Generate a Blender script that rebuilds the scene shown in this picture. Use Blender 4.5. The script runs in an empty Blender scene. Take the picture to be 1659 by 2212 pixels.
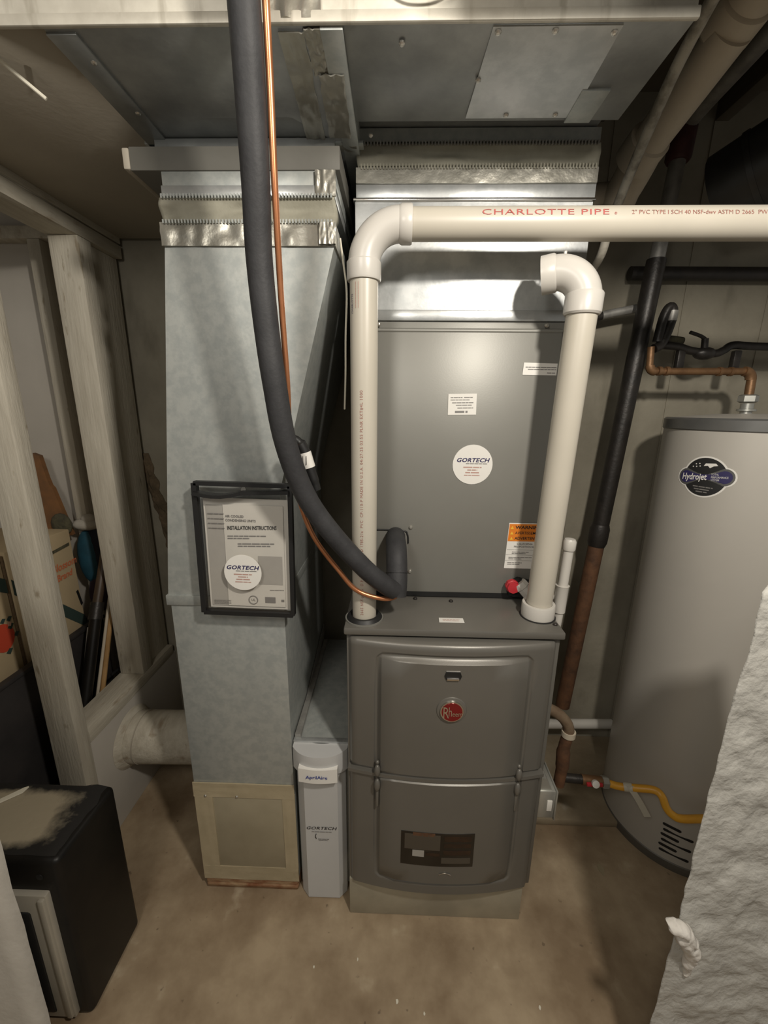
import bpy, bmesh, math, random
from mathutils import Vector, Matrix, noise
random.seed(7)
C = bpy.context.scene.collection
S = bpy.context.scene
R = math.radians

# ------------------------------------------------------------------ camera
cam_d = bpy.data.cameras.new('camera'); cam = bpy.data.objects.new('camera', cam_d); C.objects.link(cam)
PITCH, ROLL, YAW, CAM_H = .246, .011, .025, 1.499
cy, sy, cp, sp, cr, sr = math.cos(YAW), math.sin(YAW), math.cos(PITCH), math.sin(PITCH), math.cos(ROLL), math.sin(ROLL)
f0 = Vector((-sy, cy, 0)); r0 = Vector((cy, sy, 0)); u0 = Vector((0, 0, 1))
f1 = cp*f0 - sp*u0; u1 = cp*u0 + sp*f0
r2 = cr*r0 + sr*u1; u2 = -sr*r0 + cr*u1
cam.matrix_world = Matrix(((r2.x, u2.x, -f1.x, 0), (r2.y, u2.y, -f1.y, 0), (r2.z, u2.z, -f1.z, CAM_H), (0, 0, 0, 1)))
cam_d.sensor_fit = 'HORIZONTAL'; cam_d.sensor_width = 36; cam_d.lens = 878.075/1659*36
cam_d.clip_start = .02
S.camera = cam

# ------------------------------------------------------------------ world, lamps, exposure
w = bpy.data.worlds.new('world'); S.world = w; w.use_nodes = True
w.node_tree.nodes['Background'].inputs[0].default_value = (1, .955, .87, 1)
w.node_tree.nodes['Background'].inputs[1].default_value = .21
def lamp(name, loc, watts, radius, col):
    d = bpy.data.lights.new(name, 'POINT'); d.energy = watts; d.shadow_soft_size = radius; d.color = col
    o = bpy.data.objects.new(name, d); o.location = loc; C.objects.link(o); return o
lamp('ceiling_bulb', (.47, .0, 2.115), 57, .05, (1, .935, .84))
lamp('second_bulb', (-.45, -.45, 2.12), 26, .18, (1, .95, .87))
S.view_settings.view_transform = 'Standard'
S.view_settings.look = 'None'
S.view_settings.gamma = 1
S.view_settings.use_curve_mapping = False
S.view_settings.exposure = 0

# ------------------------------------------------------------------ materials
def mat(name, col, rough=.6, metal=0, col2=None, scale=6, amt=1.0, detail=5, bump=0, bscale=60, spec=.5, stretch=None, lo=.35, hi=.65, rough2=None):
    m = bpy.data.materials.new(name); m.use_nodes = True
    n = m.node_tree.nodes; l = m.node_tree.links; b = n['Principled BSDF']
    b.inputs['Base Color'].default_value = (*col, 1); b.inputs['Roughness'].default_value = rough
    b.inputs['Metallic'].default_value = metal; b.inputs['Specular IOR Level'].default_value = spec
    tc = n.new('ShaderNodeTexCoord'); mp = n.new('ShaderNodeMapping'); l.new(tc.outputs['Object'], mp.inputs[0])
    if stretch: mp.inputs['Scale'].default_value = stretch
    if col2:
        t = n.new('ShaderNodeTexNoise'); t.inputs['Scale'].default_value = scale; t.inputs['Detail'].default_value = detail
        t.inputs['Roughness'].default_value = .62
        l.new(mp.outputs[0], t.inputs['Vector'])
        r = n.new('ShaderNodeValToRGB'); r.color_ramp.elements[0].position = lo; r.color_ramp.elements[1].position = hi
        r.color_ramp.elements[0].color = (*col, 1)
        c2 = [a+(c-a)*amt for a, c in zip(col, col2)]
        r.color_ramp.elements[1].color = (*c2, 1)
        l.new(t.outputs[0], r.inputs[0]); l.new(r.outputs[0], b.inputs['Base Color'])
        m['ramp'] = r.name
        if rough2 is not None:
            mr = n.new('ShaderNodeMapRange'); mr.inputs['To Min'].default_value = rough; mr.inputs['To Max'].default_value = rough2
            l.new(t.outputs[0], mr.inputs[0]); l.new(mr.outputs[0], b.inputs['Roughness'])
    if bump:
        t2 = n.new('ShaderNodeTexNoise'); t2.inputs['Scale'].default_value = bscale; t2.inputs['Detail'].default_value = 6
        l.new(mp.outputs[0], t2.inputs['Vector'])
        bp = n.new('ShaderNodeBump'); bp.inputs['Strength'].default_value = bump; bp.inputs['Distance'].default_value = .01
        l.new(t2.outputs[0], bp.inputs['Height']); l.new(bp.outputs[0], b.inputs['Normal'])
    return m
def overlay(m, col, scale, lo, hi, detail=4, stretch=None, amt=1.0):
    """a second noise layer of stain over the base colour"""
    n = m.node_tree.nodes; l = m.node_tree.links; b = n['Principled BSDF']
    src = b.inputs['Base Color'].links[0].from_socket
    tc = n.new('ShaderNodeTexCoord'); mp = n.new('ShaderNodeMapping'); l.new(tc.outputs['Object'], mp.inputs[0])
    if stretch: mp.inputs['Scale'].default_value = stretch
    t = n.new('ShaderNodeTexNoise'); t.inputs['Scale'].default_value = scale; t.inputs['Detail'].default_value = detail
    l.new(mp.outputs[0], t.inputs['Vector'])
    mr = n.new('ShaderNodeMapRange'); mr.inputs['From Min'].default_value = lo; mr.inputs['From Max'].default_value = hi
    mr.inputs['To Max'].default_value = amt
    l.new(t.outputs[0], mr.inputs[0])
    mx = n.new('ShaderNodeMix'); mx.data_type = 'RGBA'
    l.new(mr.outputs[0], mx.inputs['Factor']); l.new(src, mx.inputs[6]); mx.inputs[7].default_value = (*col, 1)
    l.new(mx.outputs[2], b.inputs['Base Color'])

M = {}
M['floor'] = mat('floor_concrete', (.25, .18, .11), .62, 0, (.44, .345, .23), 4.5, bump=.12, bscale=35, spec=.35)
overlay(M['floor'], (.155, .10, .055), 2.6, .52, .72, 6, amt=.8)
overlay(M['floor'], (.50, .42, .30), 9, .64, .74, 6, amt=.6)
overlay(M['floor'], (.12, .085, .055), 45, .70, .76, 2, amt=.6)
M['conc'] = mat('wall_concrete', (.30, .275, .215), .85, 0, (.22, .20, .155), 3.2, bump=.18, bscale=45, spec=.2)
overlay(M['conc'], (.13, .115, .085), 7, .62, .74, 6, stretch=(1, 1, .35), amt=.6)
M['drywall'] = mat('white_wall_board', (.50, .465, .41), .8, 0, (.45, .42, .37), 3, bump=.04, bscale=80, spec=.25)
M['white_wood'] = mat('white_painted_wood', (.56, .52, .43), .6, 0, (.47, .43, .35), 7, bump=.2, bscale=25, stretch=(6, 6, .7), spec=.3)
overlay(M['white_wood'], (.24, .19, .12), 20, .66, .74, 4, stretch=(2, 2, .6), amt=.7)
M['white_wood_h'] = mat('white_painted_sill', (.56, .52, .43), .6, 0, (.44, .40, .32), 7, bump=.2, bscale=25, stretch=(6, .8, 6), spec=.3)
overlay(M['white_wood_h'], (.27, .20, .13), 14, .60, .72, 4, stretch=(2, .6, 2), amt=.7)
M['soffit'] = mat('soffit_paint', (.42, .38, .31), .75, 0, (.36, .325, .265), 2.5, bump=.05, bscale=60, spec=.25)
M['joist'] = mat('dark_joist', (.09, .075, .055), .8, 0, (.14, .115, .08), 5, stretch=(1, .4, 4))
M['plaster'] = mat('rough_plaster', (.50, .49, .45), .8, 0, (.43, .42, .385), 14, bump=.7, bscale=38, spec=.25)
M['plaster_s'] = mat('smooth_plaster', (.56, .53, .47), .75, 0, (.50, .47, .415), 9, bump=.12, bscale=60, spec=.25)
M['lump'] = mat('torn_plaster', (.70, .67, .62), .8, 0, (.62, .59, .54), 30, bump=.3, bscale=60)
M['galv'] = mat('galvanized_sheet', (.43, .445, .42), .45, .4, (.36, .38, .365), 45, bump=.02, bscale=120, spec=.5, lo=.4, hi=.62)
overlay(M['galv'], (.25, .275, .28), 2, .5, .8, 5, stretch=(1.5, 1.5, .5), amt=.45)
M['galv_new'] = mat('bright_galvanized', (.56, .57, .56), .33, .6, (.46, .475, .47), 22, bump=.02, bscale=120, lo=.4, hi=.6)
overlay(M['galv_new'], (.40, .41, .41), 3, .48, .7, 4, stretch=(1, 1, 5), amt=.5)
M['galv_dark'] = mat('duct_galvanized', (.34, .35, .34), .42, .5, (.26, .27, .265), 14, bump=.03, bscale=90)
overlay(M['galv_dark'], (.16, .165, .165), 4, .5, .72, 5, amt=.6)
M['galv_stain'] = mat('trunk_face_galvanized', (.60, .57, .49), .5, .25, (.50, .47, .40), 18, bump=.03)
overlay(M['galv_stain'], (.30, .27, .21), 9, .56, .72, 5, stretch=(3.5, 1, .5), amt=.8)
M['galv_warm'] = mat('plinth_galvanized', (.46, .43, .34), .45, .4, (.38, .355, .28), 10)
M['foil'] = mat('foil_tape', (.44, .425, .37), .34, .65, (.36, .345, .295), 15, bump=.2, bscale=30)
M['boot'] = mat('dull_boot_metal', (.135, .13, .112), .6, .15, (.11, .105, .09), 6)
M['canvas'] = mat('canvas_connector', (.36, .345, .275), .7, 0, (.27, .255, .20), 9, bump=.15, bscale=70, spec=.3)
M['furnace'] = mat('furnace_paint', (.168, .159, .140), .36, .25, (.153, .145, .127), 3, spec=.5, bump=.015, bscale=300)
M['coil'] = mat('coil_paint', (.245, .24, .215), .42, .2, (.225, .22, .197), 2.5, spec=.5, bump=.015, bscale=300)
M['pvc'] = mat('pvc_white', (.54, .50, .42), .38, 0, (.50, .465, .39), 4, spec=.5)
M['pvc_fit'] = mat('pvc_fitting', (.60, .575, .525), .32, 0, (.565, .54, .495), 5, spec=.5)
M['pvc_old'] = mat('pvc_beige', (.58, .51, .40), .5, 0, (.50, .435, .335), 7, spec=.4)
M['foam'] = mat('black_foam', (.028, .028, .030), .62, 0, (.040, .040, .042), 20, bump=.08, bscale=150, spec=.4)
M['black_rubber'] = mat('black_rubber', (.012, .012, .012), .5)
M['copper'] = mat('copper', (.62, .27, .13), .33, .75, (.50, .20, .09), 14)
M['copper_old'] = mat('old_copper', (.26, .145, .07), .45, .5, (.16, .085, .04), 12, bump=.1)
M['iron'] = mat('black_iron', (.022, .020, .018), .42, .3, (.035, .03, .026), 20, bump=.1, bscale=90)
M['rust'] = mat('rusty_iron', (.16, .075, .035), .75, .1, (.08, .04, .022), 18, bump=.2)
M['rust_low'] = mat('rusty_duct_foot', (.20, .075, .03), .75, .1, (.36, .25, .14), 15, bump=.2, stretch=(1, 1, 4))
M['galv_pipe'] = mat('galvanized_pipe', (.42, .41, .38), .5, .5, (.30, .29, .27), 24, bump=.1)
M['mottled'] = mat('mottled_pipe', (.46, .43, .36), .6, .1, (.22, .20, .16), 16, bump=.1, lo=.45, hi=.6)
M['heater'] = mat('heater_grey', (.49, .465, .415), .42, .1, (.46, .435, .39), 2.2, spec=.5)
M['heater_rim'] = mat('heater_rim', (.20, .20, .19), .35, .5, (.15, .15, .145), 6)
M['heater_base'] = mat('heater_base', (.13, .12, .10), .5, .1, (.10, .092, .08), 8)
M['yellow'] = mat('yellow_coating', (.78, .40, .035), .4, 0, (.70, .34, .03), 14)
M['dirty'] = mat('dirty_elbow', (.26, .20, .13), .7, .1, (.16, .10, .06), 14, bump=.2)
M['tag'] = mat('tag_film', (.55, .52, .43), .5)
M['sticker'] = mat('sticker_white', (.80, .78, .73), .45, 0, (.77, .75, .70), 8)
M['ink_navy'] = mat('ink_navy', (.035, .03, .10), .5)
M['ink_black'] = mat('ink_black', (.02, .02, .02), .5)
M['ink_grey'] = mat('ink_grey', (.20, .19, .18), .5)
M['ink_red'] = mat('ink_red', (.45, .10, .09), .5)
M['ink_faint'] = mat('ink_faint', (.50, .31, .26), .5)
M['ink_pipe'] = mat('ink_pipe', (.34, .15, .12), .5)
M['ink_blue'] = mat('ink_blue', (.03, .06, .30), .5)
M['orange'] = mat('warning_orange', (.75, .22, .02), .5)
M['amber'] = mat('warning_amber', (.85, .50, .05), .5)
M['red_badge'] = mat('badge_red', (.20, .012, .012), .25, .2)
M['chrome'] = mat('chrome', (.75, .72, .68), .2, 1)
M['redcap'] = mat('red_plastic', (.50, .03, .04), .4)
M['filter'] = mat('filter_cabinet_white', (.56, .56, .55), .42, 0, (.53, .53, .52), 5)
M['tape_cream'] = mat('sealant_tape', (.44, .37, .245), .6, 0, (.37, .31, .20), 9, bump=.06)
M['access'] = mat('duct_cover', (.36, .315, .22), .55, .1, (.31, .27, .185), 7)
M['blackpaint'] = mat('black_enamel', (.006, .0055, .005), .42, 0, (.012, .010, .008), 9, spec=.3)
M['dust'] = mat('dusty_black_top', (.05, .045, .04), .7, 0, (.36, .31, .22), 9, detail=8, lo=.30, hi=.58, bump=.1, rough2=.8)
n_ = M['dust'].node_tree.nodes; l_ = M['dust'].node_tree.links      # dust thins out towards the edges of the sheet
tc_ = n_.new('ShaderNodeTexCoord'); sx_ = n_.new('ShaderNodeSeparateXYZ'); l_.new(tc_.outputs['Generated'], sx_.inputs[0])
fac_ = None
for ax_ in (0, 1):
    for sgn_ in (0, 1):
        mr_ = n_.new('ShaderNodeMapRange'); mr_.interpolation_type = 'SMOOTHSTEP'
        mr_.inputs['From Min'].default_value = 0 if not sgn_ else 1; mr_.inputs['From Max'].default_value = .30 if not sgn_ else .70
        l_.new(sx_.outputs[ax_], mr_.inputs[0])
        if fac_ is None: fac_ = mr_.outputs[0]
        else:
            mu_ = n_.new('ShaderNodeMath'); mu_.operation = 'MULTIPLY'; l_.new(fac_, mu_.inputs[0]); l_.new(mr_.outputs[0], mu_.inputs[1]); fac_ = mu_.outputs[0]
rp_ = n_[M['dust']['ramp']]; src_ = rp_.inputs[0].links[0].from_socket
ad_ = n_.new('ShaderNodeMath'); ad_.operation = 'MULTIPLY_ADD'; ad_.inputs[1].default_value = .52; l_.new(fac_, ad_.inputs[0])
sb_ = n_.new('ShaderNodeMath'); sb_.operation = 'SUBTRACT'; sb_.inputs[1].default_value = .30
l_.new(src_, sb_.inputs[0]); l_.new(sb_.outputs[0], ad_.inputs[2]); l_.new(ad_.outputs[0], rp_.inputs[0])
rp_.color_ramp.elements[0].color = (.010, .009, .008, 1)
M['beige_metal'] = mat('beige_metal', (.46, .43, .36), .4, .2, (.40, .37, .31), 6)
M['carton'] = mat('printed_carton', (.55, .43, .26), .8, 0, (.50, .39, .235), 6)
M['carton_edge'] = mat('carton_edge', (.17, .115, .065), .85, 0, (.22, .15, .085), 20, stretch=(1, 1, 8))
M['green'] = mat('print_green', (.035, .06, .05), .7)
M['print_red'] = mat('print_red', (.60, .07, .03), .7)
M['print_orange'] = mat('print_orange', (.62, .17, .07), .7)
M['print_pink'] = mat('print_pink', (.60, .36, .27), .7)
M['bin'] = mat('dark_bin', (.028, .026, .026), .55, 0, (.045, .04, .038), 8)
M['brown'] = mat('brown_board', (.22, .10, .035), .7, 0, (.12, .065, .03), 10)
M['pole_brown'] = mat('pole_brown', (.10, .065, .04), .45, 0, (.06, .04, .025), 10, stretch=(1, 1, .2))
M['moss'] = mat('grey_green_bark', (.10, .09, .05), .9, 0, (.05, .045, .03), 30, bump=.5)
M['teal'] = mat('teal_fabric', (.02, .10, .15), .7, 0, (.012, .06, .09), 12)
M['navy'] = mat('navy_fabric', (.012, .015, .03), .8)
M['purple'] = mat('purple_fabric', (.06, .035, .05), .85, 0, (.03, .02, .03), 18)
M['cloth'] = mat('white_cloth', (.52, .49, .43), .85, 0, (.45, .42, .36), 12, bump=.2)
M['wood_tan'] = mat('tan_handle', (.42, .25, .10), .55, 0, (.30, .17, .06), 8)
M['dark_metal'] = mat('dark_round_duct', (.07, .07, .068), .4, .5, (.05, .05, .048), 8)
M['darkred'] = mat('dark_red_primer', (.09, .028, .026), .6, .2, (.05, .018, .016), 14)
M['steel'] = mat('zinc_screw', (.55, .53, .48), .3, .8)
M['glass_dark'] = mat('dark_sight_glass', (.012, .009, .006), .12)
M['innards'] = mat('burner_brown', (.045, .022, .010), .5, .2, (.02, .012, .007), 30)
M['innards_lt'] = mat('burner_bracket', (.085, .072, .055), .5, .2)
M['binding'] = mat('black_binding', (.010, .010, .010), .5)
M['paper'] = mat('manual_paper', (.62, .59, .53), .7, 0, (.55, .525, .47), 5)
M['paper_grey'] = mat('manual_grey', (.40, .38, .34), .7, 0, (.33, .31, .28), 5)
M['jbox'] = mat('junction_box_zinc', (.50, .50, .46), .35, .6, (.40, .40, .37), 14)
M['slab'] = mat('footing_concrete', (.30, .245, .165), .8, 0, (.23, .18, .115), 8, bump=.2, bscale=40)
overlay(M['slab'], (.50, .47, .40), 6, .62, .72, 5, amt=.7)
M['scar'] = mat('crumbled_wall', (.16, .115, .07), .95, 0, (.08, .06, .035), 22, bump=.8, bscale=40)
M['white_stick'] = mat('white_stick', (.72, .68, .56), .5)
M['clear'] = bpy.data.materials.new('clear_film'); M['clear'].use_nodes = True
nt_ = M['clear'].node_tree; nt_.nodes.clear()
o_ = nt_.nodes.new('ShaderNodeOutputMaterial'); mx_ = nt_.nodes.new('ShaderNodeMixShader'); mx_.inputs[0].default_value = .07
tr_ = nt_.nodes.new('ShaderNodeBsdfTransparent'); gl_ = nt_.nodes.new('ShaderNodeBsdfGlossy'); gl_.inputs['Roughness'].default_value = .16
nt_.links.new(tr_.outputs[0], mx_.inputs[1]); nt_.links.new(gl_.outputs[0], mx_.inputs[2]); nt_.links.new(mx_.outputs[0], o_.inputs[0])

# ------------------------------------------------------------------ builders
def wloc(o):
    v = Vector((0, 0, 0))
    while o: v += o.location; o = o.parent
    return v
def link_mesh(name, verts, faces, m, parent=None, smooth=True, angle=35, origin=None):
    if parent is not None: off = wloc(parent)
    elif origin is not None: off = Vector(origin)
    else:
        xs = [v[0] for v in verts]; ys = [v[1] for v in verts]; zs = [v[2] for v in verts]
        off = Vector(((min(xs)+max(xs))/2, (min(ys)+max(ys))/2, min(zs)))
    me = bpy.data.meshes.new(name)
    me.from_pydata([tuple(Vector(v)-off) for v in verts], [], faces); me.validate(); me.update()
    bm = bmesh.new(); bm.from_mesh(me); bmesh.ops.recalc_face_normals(bm, faces=bm.faces); bm.to_mesh(me); bm.free()
    if smooth:
        me.polygons.foreach_set('use_smooth', [True]*len(me.polygons))
        me.set_sharp_from_angle(angle=R(angle))
    me.materials.append(m)
    o = bpy.data.objects.new(name, me); C.objects.link(o)
    if parent is not None: o.parent = parent
    else: o.location = off
    return o
class MB:
    def __init__(s): s.v = []; s.f = []
    def add(s, v, f):
        k = len(s.v); s.v += [tuple(p) for p in v]; s.f += [tuple(i+k for i in q) for q in f]; return s
    def box(s, x0, x1, y0, y1, z0, z1, bev=0, rot=None, piv=None, seg=2):
        bm = bmesh.new(); bmesh.ops.create_cube(bm, size=1)
        for v in bm.verts:
            v.co = Vector(((x0+x1)/2+v.co.x*(x1-x0), (y0+y1)/2+v.co.y*(y1-y0), (z0+z1)/2+v.co.z*(z1-z0)))
        if bev: bmesh.ops.bevel(bm, geom=bm.edges[:], offset=bev, segments=seg, affect='EDGES', profile=.5)
        if rot:
            p = Vector(piv) if piv else Vector(((x0+x1)/2, (y0+y1)/2, (z0+z1)/2))
            for v in bm.verts: v.co = rot @ (v.co-p) + p
        s.bmadd(bm); return s
    def bmadd(s, bm):
        bm.verts.index_update()
        s.add([v.co.copy() for v in bm.verts], [[v.index for v in f.verts] for f in bm.faces]); bm.free()
    def prism(s, pts, d):
        """closed polygon pts (3D) extruded by vector d"""
        n = len(pts); d = Vector(d)
        v = [Vector(p) for p in pts] + [Vector(p)+d for p in pts]
        f = [list(range(n))[::-1], list(range(n, 2*n))] + [[i, (i+1) % n, n+(i+1) % n, n+i] for i in range(n)]
        return s.add(v, f)
    def tube(s, path, r, seg=20, cap=True, rend=None):
        """swept tube, r a number or one radius per point"""
        P = [Vector(p) for p in path]; n = len(P)
        rr = r if isinstance(r, (list, tuple)) else [r]*n
        T = []
        for i in range(n):
            a = P[max(i-1, 0)]; b = P[min(i+1, n-1)]
            t = (b-a)
            if t.length < 1e-9: t = P[min(i+2, n-1)]-P[max(i-2, 0)]
            T.append(t.normalized())
        up = Vector((0, 0, 1)) if abs(T[0].z) < .9 else Vector((0, 1, 0))
        N = (up - T[0]*up.dot(T[0])).normalized(); V = []; F = []
        for i in range(n):
            N = (N - T[i]*N.dot(T[i])).normalized(); B = T[i].cross(N)
            for k in range(seg):
                a = 2*math.pi*k/seg
                V.append(P[i]+(N*math.cos(a)+B*math.sin(a))*rr[i])
        for i in range(n-1):
            for k in range(seg):
                k2 = (k+1) % seg
                F.append([i*seg+k, i*seg+k2, (i+1)*seg+k2, (i+1)*seg+k])
        if cap: F += [list(range(seg))[::-1], [(n-1)*seg+k for k in range(seg)]]
        return s.add(V, F)
    def cyl(s, a, b, r, seg=24, r1=None): return s.tube([a, b], [r, r if r1 is None else r1], seg)
    def lathe(s, prof, c, axis=(0, 0, 1), seg=32):
        """profile of (radius, height) about an axis through c"""
        A = Vector(axis).normalized(); c = Vector(c)
        up = Vector((0, 0, 1)) if abs(A.z) < .9 else Vector((0, 1, 0))
        N = (up-A*up.dot(A)).normalized(); B = A.cross(N); V = []; F = []
        for (r, h) in prof:
            for k in range(seg):
                a = 2*math.pi*k/seg; V.append(c+A*h+(N*math.cos(a)+B*math.sin(a))*r)
        m = len(prof)
        for i in range(m-1):
            for k in range(seg):
                k2 = (k+1) % seg; F.append([i*seg+k, i*seg+k2, (i+1)*seg+k2, (i+1)*seg+k])
        F += [list(range(seg))[::-1], [(m-1)*seg+k for k in range(seg)]]
        return s.add(V, F)
    def grid(s, nu, nv, fn, thick=None):
        """sheet fn(u,v) -> point, thickened by vector thick"""
        V = [Vector(fn(i/nu, j/nv)) for j in range(nv+1) for i in range(nu+1)]
        W_ = nu+1
        F = [[j*W_+i, j*W_+i+1, (j+1)*W_+i+1, (j+1)*W_+i] for j in range(nv) for i in range(nu)]
        if thick is not None:
            n = len(V); t = Vector(thick); V2 = [p+t for p in V]
            F2 = [[n+q for q in f][::-1] for f in F]
            rim = [i for i in range(W_)] + [j*W_+nu for j in range(1, nv+1)] + [nv*W_+i for i in range(nu-1, -1, -1)] + [j*W_ for j in range(nv-1, 0, -1)]
            F3 = [[rim[k], rim[(k+1) % len(rim)], n+rim[(k+1) % len(rim)], n+rim[k]] for k in range(len(rim))]
            return s.add(V+V2, F+F2+F3)
        return s.add(V, F)
    def ball(s, c, r, seg=16, sc=(1, 1, 1)):
        bm = bmesh.new(); bmesh.ops.create_uvsphere(bm, u_segments=seg, v_segments=max(6, seg//2), radius=1)
        for v in bm.verts: v.co = Vector((v.co.x*r*sc[0], v.co.y*r*sc[1], v.co.z*r*sc[2]))+Vector(c)
        s.bmadd(bm); return s
    def build(s, name, m, parent=None, **k): return link_mesh(name, s.v, s.f, M[m] if isinstance(m, str) else m, parent, **k)
def smooth_path(pts, per=8):
    P = [Vector(p) for p in pts]; out = []
    for i in range(len(P)-1):
        a = P[max(i-1, 0)]; b = P[i]; c = P[i+1]; d = P[min(i+2, len(P)-1)]
        for k in range(per):
            t = k/per
            out.append(.5*((2*b)+(c-a)*t+(2*a-5*b+4*c-d)*t*t+(3*b-a-3*c+d)*t**3))
    out.append(P[-1]); return out
def arc(c, u, v, r, a0, a1, n=12):
    c = Vector(c); u = Vector(u); v = Vector(v)
    return [c+(u*math.cos(a0+(a1-a0)*i/n)+v*math.sin(a0+(a1-a0)*i/n))*r for i in range(n+1)]
def tag(o, label=None, cat=None, group=None, kind=None):
    if label: o['label'] = label
    if cat: o['category'] = cat
    if group: o['group'] = group
    if kind: o['kind'] = kind
    return o
def thing(name, loc, label, cat, group=None):
    o = bpy.data.objects.new(name, None); o.empty_display_size = .05; C.objects.link(o); o.location = loc
    return tag(o, label, cat, group)
def structure(name, mb, m, **k):
    o = mb.build(name, m, origin=(0, 0, 0), **k); o['kind'] = 'structure'; return o
def text_geo(body, size, shear=0, xs=1.0, bold=0, align='LEFT', spacing=1.0, res=2):
    cu = bpy.data.curves.new('lettering', 'FONT'); cu.body = body; cu.size = 1; cu.resolution_u = res
    cu.shear = shear; cu.offset = bold; cu.align_x = align; cu.align_y = 'BOTTOM_BASELINE'; cu.space_character = spacing
    o = bpy.data.objects.new('lettering', cu); C.objects.link(o)
    dg = bpy.context.evaluated_depsgraph_get(); dg.update()
    me = o.evaluated_get(dg).to_mesh()
    v = [(p.co.x*size*xs, p.co.y*size) for p in me.vertices]; f = [list(p.vertices) for p in me.polygons]
    o.evaluated_get(dg).to_mesh_clear(); bpy.data.objects.remove(o); bpy.data.curves.remove(cu)
    return v, f
def text_on(name, body, size, fn, m, parent, **k):
    v, f = text_geo(body, size, **k)
    return link_mesh(name, [fn(x, y) for x, y in v], f, M[m], parent, smooth=False)
def bars_on(name, rows, fn, m, parent):
    """rows of unreadably small print: (x0, x1, y, h)"""
    mb = MB()
    for x0, x1, y, h in rows:
        x = x0
        while x < x1-1e-6:
            wl = min(random.uniform(3, 8)*h, x1-x)
            mb.add([fn(x, y), fn(x+wl, y), fn(x+wl, y+h), fn(x, y+h)], [[0, 1, 2, 3]])
            x += wl+h*.6
    return mb.build(name, m, parent, smooth=False)
def disc_pts(r, n=40): return [(r*math.cos(2*math.pi*i/n), r*math.sin(2*math.pi*i/n)) for i in range(n)]
def plate(name, pts, fn, d, m, parent):
    """flat outline in the fn plane, thickened by d"""
    return MB().prism([fn(x, y) for x, y in pts], d).build(name, m, parent, smooth=False)
def screw(parent, p, axis, r=.005, m='steel', name='screw'):
    return MB().lathe([(r, 0), (r, r*.5), (r*.6, r*.9), (.0001, r*1.0)], p, axis, 10).build(name, m, parent)

# ================================================================== SETTING
fl = structure('floor', MB().box(-2.6, 2.2, -1.6, 1.75, -.08, 0), 'floor')
MB().box(.455, 2.1, 1.205, 1.62, 0, .028, .006).build('footing_slab', 'slab', fl)
for k, (x, y, r) in enumerate([(.72, 1.06, .016), (.03, .72, .0045), (.10, .70, .003), (-.62, 1.10, .008), (.40, .72, .0035), (-.08, .80, .003), (-.20, .78, .0028), (.22, .66, .0025)]):
    pts = [(x+r*random.uniform(.5, 1.1)*math.cos(a*math.pi/4), y+1.5*r*random.uniform(.5, 1.1)*math.sin(a*math.pi/4), .0005) for a in range(8)]
    MB().prism(pts, (0, 0, .001)).build('paint_fleck', 'tape_cream' if k == 0 else 'white_stick', fl, smooth=False)
wb = structure('wall_back', MB().box(-1.03, 2.2, 1.62, 1.75, 0, 2.5), 'conc')
# board-marks of the poured wall
for x in (.70, 1.02, 1.31, 1.6):
    MB().box(x, x+.004, 1.617, 1.6215, .03, 2.5).build('form_mark', 'conc', wb)
def crumb(u, v):
    n_ = noise.noise((v*6, .7, 0)); wd = (.018+.045*math.sin(math.pi*v)**.7)*(1+.5*n_)
    return (-.955-.02*v+.03*math.sin(v*5)+(u-.5)*wd+.012*noise.noise((v*17, u*3, 5)), 1.617-.020*math.sin(u*math.pi)*(.5+.6*noise.noise((u*4, v*14, 3))), .74+.58*v)
MB().grid(10, 50, crumb, (0, .006, 0)).build('crumbled_patch', 'scar', wb)
ws = structure('wall_back_left', MB().box(-2.6, -1.03, 1.605, 1.75, 0, 2.5), 'drywall')
MB().box(-1.285, -1.240, 1.555, 1.605, 0, 2.06, .003).build('stud', 'white_wood', ws)
MB().box(-2.4, -1.05, 1.555, 1.605, 2.06, 2.10, .003).build('top_plate', 'white_wood_h', ws)
structure('wall_left', MB().box(-2.6, -2.45, -.2, 1.75, 0, 2.5), 'drywall')
# partition between furnace room and storage: white painted studs on a low white curb
pw = structure('wall_partition', MB().box(-1.10, -.985, 1.088, 1.62, 0, .425, .004), 'drywall')
MB().box(-1.085, -.983, 1.087, 1.60, .425, .468, .003).build('sill_plate', 'white_wood_h', pw)
MB().box(-1.085, -.983, .60, 1.60, 2.010, 2.052, .003).build('top_plate', 'white_wood_h', pw)
MB().box(-1.085, -.983, .60, 1.60, 2.056, 2.10, .003).build('top_plate', 'white_wood_h', pw)
MB().box(-1.072, -.983, 1.037, 1.085, .0, 2.010, .004).build('stud', 'white_wood', pw)
MB().box(-1.078, -.983, 1.385, 1.445, .468, 2.010, .004).build('stud', 'white_wood', pw)
MB().box(-1.10, -1.005, 1.446, 1.60, .468, 2.010, .003).build('stud', 'white_wood', pw)
# soffit, ceiling and joists
so = structure('soffit', MB().box(-.983, -.552, .79, 1.60, 2.075, 2.12, .002), 'soffit')
structure('ceiling', MB().box(-2.6, 2.2, -1.6, 1.75, 2.5, 2.56), 'joist')
for i, x in enumerate((.62, 1.02, 1.42, 1.82)):
    j = MB().box(x, x+.045, .72, 1.62, 2.42, 2.5, .003).build('joist', 'joist', bpy.data.objects['ceiling'])
structure('unseen_light_blocker', MB().box(.23, .50, .44, .60, 2.070, 2.5, .004).box(.50, 2.2, .44, .60, 2.052, 2.5, .004), 'joist')  # added out of view to shade the trunk's right end, vent pipes and upper wall
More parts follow.
